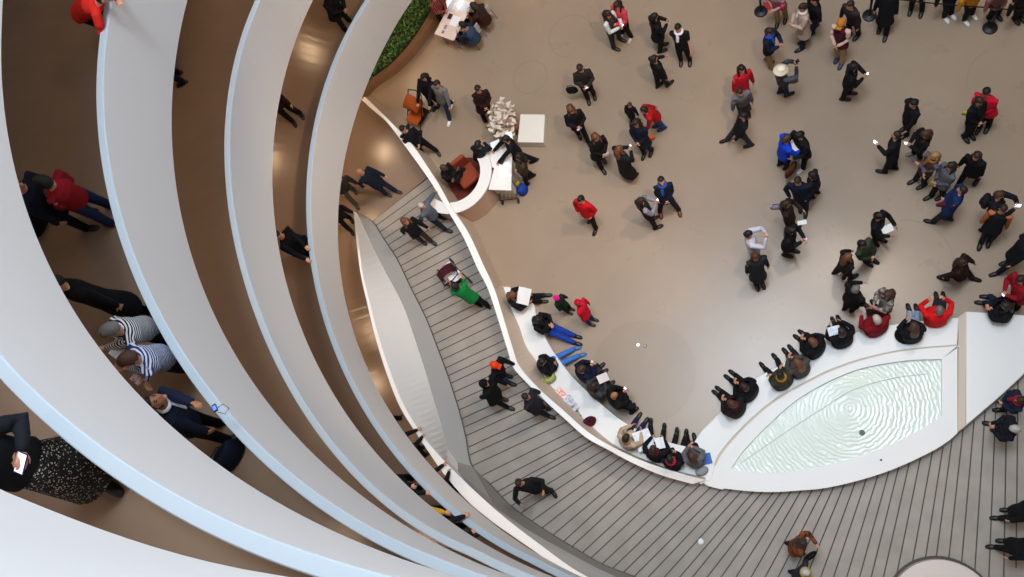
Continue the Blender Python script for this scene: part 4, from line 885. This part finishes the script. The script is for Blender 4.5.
# level B group
p = P_up('person in a long black coat on the third ramp, between striped shirt and jeans', 'B', foot=(146, 309), face=250, pose='down', coat='#0c0c10', pants='#0d0d10', hair='k', long=.28, wide=1.35, near=True)
p = P_up('person with grey hair in black and white striped shirt reading a leaflet', 'B', head=(111, 330), foot=(160, 318), face=222, pose='read', hands=[G(107, 348, 12.95), G(119, 360, 12.95)], wallgap=.32, coat='#1b1b20', coat2='#c9c9cc', ckind='Z', csc=9., pants=K, hair='s', near=True)
leaflet(G(119, 353, 13.03), (.8, -.5, 0), (-.5, -.8, .2), .21, .15, 'white leaflet read by the person with grey hair', '#c9d3df', c2='#e6ecf2')
p = P_up('person with brown hair in blue and white striped top reading a leaflet', 'B', head=(129, 359), foot=(182, 352), face=222, pose='read', hands=[G(130, 368, 12.95), G(147, 380, 12.95)], wallgap=.30, coat='#26305a', coat2='#c4cbe0', ckind='Z', csc=8., pants='#17171c', hair='n', near=True, wide=1.05)
leaflet(G(142, 374, 13.03), (.8, -.5, 0), (-.5, -.8, .2), .16, .26, 'leaflet with a red picture read by the person in blue stripes', '#d4d2d4', c2='#b0483e')
p = P_up('person in open navy jacket looking up with an elbow on the parapet', 'B', head=(156, 401), foot=(218, 442), face=25, pose='one', wallgap=None, coat='#121a2e', pants='#15161c', hair='k', near=True, pitch=42, skin='m', hands=[G(206, 407, 13.55), None], scarf='#c9cdd6', scr=.6)
c = G(215, 408, 13.5); t = thing('corded_device', c, 'small blue-lit device with looped black cord on the third parapet', 'device')
s = MB(); s.box(c, .05, .085, .02, .5); s.build('case', mat('phone_case', '#101114', .3), t, bevel=.004)
s = MB(); s.box(c+Vector((0, 0, .011)), .036, .05, .002, .5); s.build('screen', mat('phone_screen', '#3c62ff', .2, emit=2.5), t)
s = MB(); s.tube([c+Vector((.03, 0, 0)), G(223, 404, 13.5), G(229, 408, 13.45), G(225, 414, 13.4), G(218, 412, 13.42)], .004, 5); s.build('cord', mat('black_cord', '#101012', .6), t, smooth=True)
g = up('B', 236, 456, 0); handbag(g+Vector((0, 0, .01)), 'dark navy shoulder bag on the third ramp floor behind the looking-up person', '#10182a', .44, .34, .2, 60)
p = P_up('person in red jumper with grey bag and blue jeans leaning, upper left', 'B', head=(44, 182), foot=(93, 213), face=170, pose='front', coat='#8e1420', pants='#1e2b4c', hair='k', sleeves='#7a1220', shoes='#4a2a20', near=True)
handbag(p['pel']+p['F']*.2+UP*.0, 'grey cloth bag with pink label on the red jumper', '#5d5c62', .34, .3, .14, 20, c2='#6d6c70')
p = P_up('person in dark navy coat beside the red jumper, mostly hidden by the white band', 'B', head=(15, 185), foot=(62, 222), face=0, pose='down', coat='#141a2a', pants='#101015', hair='k', long=.15, near=True, wide=1.15)
handbag(up('B', 42, 224, .05), 'large black bag at the side of the dark navy coat', '#0d0d11', .5, .5, .22, 70)
gp = GL('B', 104, 2, .95); thb = theta(gp); fb = hel('B', thb, .34, dz=-.95); hb_ = G(103, -3, gp.z+.34); Fb = (Vector((CX, CY, 0))-Vector((fb.x, fb.y, 0))).normalized(); Rb = Vector((Fb.y, -Fb.x, 0))
person('person in orange-red jacket leaning over the second white parapet at the top', hb_, [fb-Rb*.13, fb+Rb*.13], math.degrees(math.atan2(Fb.y, Fb.x)), 'lean', '#d3261c', K, 'k', z0=fb.z, near=True, bow=True, group=UPR, hands=[G(118, 0, gp.z+.05), G(99, 17, gp.z+.05)])
# level A
p = P_up('person in black leather jacket and spotted skirt holding a phone, lower left', 'A', foot=(110, 466), hem=-.02, face=335, pose='phone', coat='#15181d', pants='#101013', hair='k', near=True, wide=1.2, hands=[GL('A', 22, 450, 1.14), GL('A', 6, 470, 1.08)], skirt=(mat('spotted_skirt_cloth', '#d9d2c4', .85, '#131113', 52., kind='spots'), .16), Hh=1.66)
hpz = GL('A', 21, 463, 1.16); t = thing('smartphone', hpz, 'phone with pale lilac screen held by the leather jacket wearer', 'phone')
X = Vector((.55, -.84, 0)); Yv = Vector((.84, .55, 0)); X = Vector((.93, .2, .3)).normalized(); Yv = (Yv-X*Yv.dot(X)).normalized()
s = MB(); s.box(hpz, .15, .078, .009, X=Vector((.35, .85, .2)).normalized(), Y=Vector((.92, -.35, -.1)).normalized()); s.build('case', mat('phone_case', '#101114', .3), t, bevel=.003)
Zp = Vector((.35, .85, .2)).normalized().cross(Vector((.92, -.35, -.1)).normalized()); Zp = Zp if Zp.z > 0 else -Zp
s = MB(); s.box(hpz+Zp*.006, .135, .066, .003, X=Vector((.35, .85, .2)).normalized(), Y=Vector((.92, -.35, -.1)).normalized()); s.build('screen', mat('phone_screen', '#cfc6ff', .2, emit=1.3), t)
# level C, D
P_up('person in black boots mostly hidden behind the third white band', 'C', foot=(184, 78), face=200, pose='down', coat=K, pants=K, hair='k', near=False)
P_up('person in dark maroon coat walking on the second ramp', 'D', foot=(297, 117), face=300, pose='walk', coat='#2c1215', pants='#191418', hair='k')
P_up('person in black with pale hand at the top of the second ramp', 'D', foot=(346, 26), head=(327, -8), face=330, pose='front', coat=K, pants=K, hair='k', long=.12, wide=1.2)
q = GL('D', 309, 256, .95); P_up('person in black coat leaning on the lowest full parapet', 'D', foot=(303, 257), face=350, pose='lean', wallgap=.32, coat='#0d0d10', pants='#0d0d10', hair='k', long=.1, wide=1.2, hands=[GL('D', 310, 251, 1.02), GL('D', 311, 262, 1.02)])
P_up('person in black leaning on the lowest full parapet near its lower end', 'D', foot=(414, 486), face=25, pose='lean', wallgap=.32, coat=K, pants=K, hair='k', hands=[GL('D', 421, 490, 1.0), GL('D', 425, 493, 1.0)])
P_up('person with yellow cuff reaching over the lowest full parapet', 'D', foot=(448, 512), face=25, pose='lean', wallgap=.32, coat='#15131a', pants=K, hair='b', sleeves='#d59a1c', hands=[GL('D', 454, 514, 1.02), GL('D', 459, 520, 1.02)])
P_up('person in black lower still along the lowest full parapet', 'D', foot=(468, 530), face=25, pose='lean', wallgap=.32, coat='#15131a', pants=K, hair='b')
def E_up(label, foot, hands_, **kw):
    q = hel('E', 0); f = G(foot[0], foot[1], .6)
    for _ in range(6): f = G(foot[0], foot[1], capz('E', theta(f))-.95)
    z0 = f.z; F = Vector((math.cos(D2(35)), math.sin(D2(35)), 0)); R = Vector((F.y, -F.x, 0))
    return person(label, Vector((f.x+F.x*.18, f.y+F.y*.18, z0+1.55)), [f-R*.1, f+R*.1], 35, 'lean', z0=z0, group=UPR, hands=[G(h[0], h[1], z0+1.0) for h in hands_], **kw)
E_up('person in black leaning on the bright crescent parapet, upper of two', (424, 452), [(417, 430), (422, 437)], coat=K, pants=K, hair='k')
E_up('person in black leaning on the bright crescent parapet, lower of two', (455, 488), [(443, 465), (449, 472)], coat=K, pants=K, hair='k')
f = G(399, 417, .75); person('person in black shoes hidden under the lowest full band', Vector((f.x-.1, f.y, f.z+1.58)), [f, f+Vector((-.1, -.15, 0))], 60, 'down', K, K, 'k', z0=f.z, group=UPR)

# ================================================================== FURNITURE AND THINGS
def quad_dirs(a, b):
    d = Vector((b.x-a.x, b.y-a.y, 0)); L = d.length; return d.normalized(), L
# long table
tz = .74; A1 = G(434.5, 34, tz); A2 = G(453.6, 41, tz); B1 = G(456, -7, tz)
ex, wdt = quad_dirs(A1, A2); ey, L_ = quad_dirs(A1, B1); ey = Vector((-ex.y, ex.x, 0)); L_ = 2.0; ctr = A1+ex*wdt/2+ey*L_/2
t = thing('table', (ctr.x, ctr.y, 0), 'long pinkish-white table with papers near the green planter', 'table')
s = MB(); s.box(ctr, wdt, L_, .03, X=ex, Y=ey); s.build('tabletop', mat('pale_pink_laminate', '#e2cbbf', .4), t, bevel=.005)
for i in (-1, 1):
    for j in (-1, 1):
        q = ctr+ex*(wdt/2-.08)*i+ey*(L_/2-.1)*j; s = MB(); s.tube([q-UP*.015, Vector((q.x, q.y, .02))], .02, 8); s.build('leg', mat('table_leg_metal', '#8a8884', .35, metal=.8), t, smooth=True)
def on_table(px, py): return G(px, py, tz+.02)
def laptop(px, py, label, rz, lid='#c8ccd2'):
    c = on_table(px, py); X = Vector((math.cos(rz), math.sin(rz), 0)); Y = Vector((-X.y, X.x, 0)); t = thing('laptop', c, label, 'laptop')
    s = MB(); s.box(c+UP*.008, .32, .22, .016, X=X, Y=Y); s.build('base', mat('laptop_shell', lid, .35, metal=.3), t, bevel=.004)
    s = MB(); s.box(c+UP*.10+Y*.13, .32, .012, .2, X=X, Y=Y); s.build('screen', mat('laptop_screen', '#e6edf5', .3, emit=.6), t, bevel=.003)
laptop(453.6, 5, 'white-screened laptop at the far side of the long table', 1.0)
laptop(465, 7, 'open laptop in front of the brown jumper', 1.0, '#e8e8ea')
for px, py, w, h, c_, l_ in ((455, 21, .24, .3, '#f2f0ee', 'white sheet beside the navy-topped person'), (450, 16.5, .12, .16, '#1b1b1e', 'black notebook on the long table'), (445.5, 27, .08, .12, '#8f8a86', 'small grey card near the end of the long table'), (443, 32, .07, .09, '#7c746e', 'tiny brown card at the very end of the long table')):
    leaflet(on_table(px, py)+UP*.004, ex, ey, w, h, l_, c_, 'notebook' if 'notebook' in l_ else ('card' if 'card' in l_ else 'paper_sheet'), 'notebook' if 'notebook' in l_ else 'paper', fold=0)
def chair(x, y, rz, label, seatc='#b9b4ae'):
    c = G(x, y, .45); X = Vector((math.cos(rz), math.sin(rz), 0)); Y = Vector((-X.y, X.x, 0)); t = thing('chair', (c.x, c.y, 0), label, 'chair', 'white chairs at the long table')
    m1 = mat('chair_shell', seatc, .4); m2 = mat('chair_chrome', '#9b9995', .25, metal=.9)
    s = MB(); s.box(c-UP*.02, .44, .44, .03, X=X, Y=Y); s.build('seat', m1, t, bevel=.012)
    s = MB(); s.box(c+X*.22+UP*.24, .025, .42, .28, X=X, Y=Y); s.build('backrest', m1, t, bevel=.01)
    for i in (-1, 1):
        for j in (-1, 1):
            q = c+X*.19*i+Y*.19*j; s = MB(); s.tube([q+(UP*.3 if i > 0 else UP*-.03), Vector((q.x, q.y, .01))+X*.05*i+Y*.03*j], .011, 6); s.build('leg', m2, t, smooth=True)
chair(471, 33, -.5, 'white shell chair under the navy-topped person')
chair(482, 15, -.5, 'white shell chair under the brown jumper')
chair(484, 44, -.4, 'empty wire-legged chair nearest the near table end') if False else None
# round information desk
dc = G(452, 174, 1.05); r1 = .93
t = thing('round_desk', (dc.x, dc.y, 0), 'round white desk booth with tan front against the low wall', 'desk')
e1 = theta
s = MB(); a0 = D2(-128); a1 = D2(40); s.ring((dc.x, dc.y, 1.0), r1, .30, .05, 48, a0, a1); s.build('counter_top', mat('counter_white', '#e9e5e0', .4), t)
s = MB(); s.ring((dc.x, dc.y, 0), r1+.06, .08, 1.0, 48, a0, a1); s.build('counter_front', mat('tan_counter_front', '#c7a78e', .5), t)
s = MB(); s.disc((dc.x, dc.y, .005), r1-.1, .02, 32); s.build('floor_mat', mat('dark_red_mat', '#5c1f14', .9), t)
c = G(466, 174, .55); t = thing('armchair', (c.x, c.y, 0), 'rust-orange padded armchair inside the round desk', 'chair')
s = MB(); s.box((c.x, c.y, .42), .58, .55, .16, .6); s.build('seat', mat('rust_orange_cloth', '#8a3616', .8), t, bevel=.05)
s = MB(); s.box((c.x-.2, c.y+.24, .68), .58, .12, .5, .6); s.build('backrest', mat('rust_orange_cloth', '#8a3616', .8), t, bevel=.05)
s = MB(); s.tube([(c.x, c.y, .35), (c.x, c.y, .03)], .04, 8); s.build('pedestal', mat('chair_chrome', '#9b9995', .25, metal=.9), t)
# white service desk
dz = .92; q = [G(*p_, dz) for p_ in ((492.5, 142), (501, 143), (512, 155), (511, 190.5), (488.5, 189.5), (494, 168), (482, 163))]
c = sum(q, Vector())/len(q); t = thing('service_desk', (c.x, c.y, 0), 'white service desk with papers joined to the round booth', 'desk')
s = MB(); s.prism(q, .05); s.build('desk_top', mat('counter_white', '#e9e5e0', .4), t)
q2 = [c+(v-c)*.86-UP*.05 for v in q]; s = MB(); s.prism(q2, .86); s.build('desk_body', mat('desk_body_white', '#cfc8c0', .5), t)
for px, py, w, h, c_, l_, a_ in ((496, 146, .26, .30, '#f2f4f6', 'white paper stack at the top of the service desk', .3), (486, 152, .12, .5, '#9fb0c2', 'blue-grey folder along the left edge of the service desk', .1), (503, 160, .10, .26, '#54585c', 'dark pen tray on the service desk', -.5), (505, 170, .34, .40, '#f4f3f0', 'open white guest book on the service desk', .05), (500, 182, .30, .22, '#eceae6', 'white brochures near the lower end of the service desk', 0.), (509, 136, .18, .24, '#f0f0f2', 'white sheet propped above the service desk', .2)):
    leaflet(G(px, py, dz+.012), (math.cos(a_), math.sin(a_), 0), (-math.sin(a_), math.cos(a_), 0), w, h, l_, c_, 'tray' if 'tray' in l_ else ('folder' if 'folder' in l_ else 'paper_stack'), 'tray' if 'tray' in l_ else 'paper', fold=0)
# beige paper sculpture / arrangement
c = G(503, 122, .6); rnd = random.Random(9); t = thing('dried_arrangement', (c.x, c.y, 0), 'bushy beige and white dried arrangement above the service desk', 'plant')
s = MB(); s.loft([[Vector((c.x+r_*math.cos(a), c.y+r_*math.sin(a), z_)) for a in [2*math.pi*j/16 for j in range(16)]] for r_, z_ in ((.16, 0), (.24, .3), (.2, .5))]); s.build('vase', mat('vase_white', '#cfc6bb', .4), t, smooth=True)
s = MB()
for i in range(520):
    a = rnd.uniform(0, 6.28); r_ = abs(rnd.gauss(0, .22)); x = c.x+min(r_, .5)*math.cos(a)*.75; y = c.y+min(r_, .5)*math.sin(a)*1.05; z_ = rnd.uniform(.5, 1.0)
    u = Vector((rnd.uniform(-1, 1), rnd.uniform(-1, 1), rnd.uniform(-.4, .4))).normalized(); w_ = u.cross(UP).normalized(); l = rnd.uniform(.05, .13); p_ = Vector((x, y, z_))
    s.add([p_-u*l, p_+w_*l*.5+UP*.02, p_+u*l, p_-w_*l*.5], [(0, 1, 2, 3)], rnd.choice((0, 0, 0, 1)))
lf = s.build('petals', [mat('dried_petal', '#d9cbb9', .8), mat('dried_petal_dark', '#9a8068', .8)], t); lf['kind'] = 'stuff'
c = G(513, 125, .5); s = MB(); s.disc((c.x, c.y, .0), .09, .5, 14, r2=.11); o = s.build('waste_bin', mat('terracotta_bin', '#8c4526', .6), smooth=False, bevel=.01, loc=(c.x, c.y, 0)); tag(o, 'small terracotta bin between the arrangement and the white panel', 'bin')
# white square plinth
s = MB(); s.prism([G(*p_, .32) for p_ in ((520.3, 114), (545, 114.3), (543.4, 142.6), (517.3, 142.2))], .32); c = G(532, 128, 0); o = s.build('display_plinth', mat('plinth_offwhite', '#e4dccf', .5), bevel=.015, loc=(c.x, c.y, 0)); tag(o, 'square off-white display plinth alone on the floor beside the desk', 'plinth')
# folding cart with bags
c = G(508, 194, .3); t = thing('luggage_cart', (c.x, c.y, 0), 'small black wire cart parked below the service desk', 'cart')
for k in range(5): 
    s = MB(); s.tube([(c.x-.22+.11*k, c.y-.14, .3), (c.x-.22+.11*k, c.y+.14, .3)], .008, 5); s.build('wire', mat('cart_wire', '#2a2a2d', .4, metal=.6), t)
s = MB(); s.tube([(c.x-.25, c.y-.16, .3), (c.x+.25, c.y-.16, .3), (c.x+.25, c.y+.16, .3), (c.x-.25, c.y+.16, .3), (c.x-.25, c.y-.16, .3)], .014, 6, dome=False); s.tube([(c.x-.25, c.y+.16, .3), (c.x-.25, c.y+.2, .85), (c.x+.25, c.y+.2, .85), (c.x+.25, c.y+.16, .3)], .012, 6); s.build('frame', mat('cart_wire', '#2a2a2d', .4, metal=.6), t)
for i in (-1, 1):
    for j in (-1, 1):
        s = MB(); s.tube([(c.x+.22*i-.012, c.y+.14*j, .07), (c.x+.22*i+.012, c.y+.14*j, .07)], .07, 14, dome=False); s.tube([(c.x+.22*i, c.y+.14*j, .07), (c.x+.22*i, c.y+.14*j, .3)], .01, 5); s.build('wheel', mat('cart_wheel', '#17171a', .6), t)
handbag(G(514, 184, .3)-UP*.3, 'mustard yellow tote beside the wire cart', '#b59a3c', .34, .34, .2, 20)
handbag(G(521.5, 188.5, .25)-UP*.25, 'cobalt blue backpack standing beside the yellow tote', '#1f3f9a', .3, .36, .22, 60)

# pushchairs
def pushchair(c, rz, label, col_, hood):
    c = Vector(c); X = Vector((math.cos(rz), math.sin(rz), 0)); Y = Vector((-X.y, X.x, 0)); t = thing('pushchair', c, label, 'pushchair')
    Q = lambda x, y, z: c+X*x+Y*y+UP*z; fm = mat('pushchair_frame', '#1a1a1d', .4, metal=.5)
    s = MB()
    for i in (-1, 1): s.tube([Q(.42, .22*i, .08), Q(.1, .24*i, .45), Q(-.35, .23*i, .98)], .014, 6); s.tube([Q(-.32, .24*i, .08), Q(.1, .24*i, .45)], .014, 6)
    s.tube([Q(-.35, -.23, .98), Q(-.40, 0, 1.02), Q(-.35, .23, .98)], .018, 6); s.build('frame', fm, t, smooth=True)
    s = MB(); s.loft([[Q(x, y, z) for x, y, z in ((.0+a, -.2, h), (.0+a, .2, h), (a, .2, h+.05), (a, -.2, h+.05))] for a, h in ((.34, .36), (.12, .34), (-.02, .36), (-.2, .7), (-.24, .82))] if True else []); s.build('seat', fab('pushchair_seat', col_), t, bevel=.015)
    s = MB(); rings = []
    for k in range(7):
        a = math.pi*.62*k/6; rings.append([Q(-.22+.34*math.sin(a)*1.0, .25*math.cos(b_), .72+.05*0+.30*math.cos(a)*math.sin(b_)+.12*math.sin(b_)) for b_ in [math.pi*j/10 for j in range(11)]])
    s.loft(rings, caps=False, closed=False); o = s.build('hood', fab('pushchair_hood', hood), t, smooth=True); so = o.modifiers.new('thick', 'SOLIDIFY'); so.thickness = .012
    s = MB(); s.box(Q(0, 0, .2), .45, .36, .14, X=X, Y=Y); s.build('basket', fab('pushchair_basket', '#1b1b1e'), t, bevel=.03)
    for x, y in ((.44, .22), (.44, -.22), (-.34, .25), (-.34, -.25)):
        s = MB(); q = Q(x, y, .09); s.tube([q-Y*.018, q+Y*.018], .09, 16, dome=False); s.build('wheel', mat('pushchair_wheel', '#141416', .6), t)
    return t
g = G(417, 112, .4); pushchair((g.x, g.y, 0), D2(240), 'orange-brown pushchair with black wheels at the upper left of the floor', '#a04a1a', '#a04a1a')
g = G(449, 274, .8); pushchair((g.x, g.y, .24), D2(130), 'maroon-hooded pushchair being pushed on the grooved ramp', '#d9d9dc', '#431521')
leaflet(G(456, 277, 1.0), (.8, .5, 0), (-.5, .8, .1), .34, .2, 'white blanket over the maroon pushchair', '#e8e8ea', 'blanket', 'blanket', fold=.08)

# stanchions and belt
def stanchion(px, py, label, top=None):
    c = G(px, py, 0); t = thing('stanchion', (c.x, c.y, 0), label, 'stanchion', 'belt posts along the queue at the top')
    m1 = mat('stanchion_black', '#17181b', .4, metal=.4); s = MB(); s.disc((c.x, c.y, .005), .17, .025, 24, r2=.16); s.disc((c.x, c.y, .03), .15, .02, 24, r2=.05); s.build('base', m1, t)
    s = MB(); s.tube([(c.x, c.y, .04), (c.x, c.y, .96)], .03, 12, dome=False); s.build('post', m1, t, smooth=True)
    s = MB(); s.tube([(c.x, c.y, .90), (c.x, c.y, 1.0)], .04, 12, dome=False); s.build('belt_head', m1, t, smooth=True)
    return Vector((c.x, c.y, .93))
s0 = stanchion(761, 11.5, 'black belt post standing alone left of the queue')
s1 = stanchion(869.5, 15.5, 'black belt post just left of the long black coat')
s2 = stanchion(990, 28, 'black belt post nearest the camera at upper right')
s3 = stanchion(929, 22, 'x') if False else None
e0 = s1; e2 = G(1040, 10, .93)
for a_, b_, l_ in ((e0, s2, 'black belt strung between the two right-hand belt posts'), (s2, e2, 'black belt running right out of frame from the nearest post')):
    s = MB(); d = (b_-a_).normalized(); n_ = d.cross(UP); pts = [a_+(b_-a_)*k/8-UP*(.06*math.sin(math.pi*k/8)) for k in range(9)]
    s.loft([[p_+n_*.003+UP*.025, p_-n_*.003+UP*.025, p_-n_*.003-UP*.025, p_+n_*.003-UP*.025] for p_ in pts]); o = s.build('barrier_belt', mat('belt_webbing', '#141416', .8), loc=a_); tag(o, l_, 'belt')
# a crumpled tissue on the ramp
c = G(701, 541.5, .1); s = MB(); rnd = random.Random(2); s.ell(c+UP*.03, .06, .07, .035, n=12, m=8, fn=lambda u: rnd.uniform(.75, 1.15)); o = s.build('crumpled_tissue', mat('tissue_white', '#f2f0ee', .8), loc=c); tag(o, 'small crumpled white tissue alone on the grooved ramp', 'tissue')
# coins or small debris by the inlaid disc
for i, (px, py) in enumerate(((638, 345), (645, 346))):
    c = G(px, py, .004); s = MB(); s.disc(c, .05, .01, 14, r2=.04); o = s.build('floor_plate', mat('floor_plate_metal', '#6a6460' if i else '#e2e0dc', .3, metal=.6), loc=c); tag(o, ('dark' if i else 'pale')+' small metal plate in the floor beside the inlaid disc', 'plate')
for o in list(bpy.data.objects):
    if '_o' in o.keys(): del o['_o']
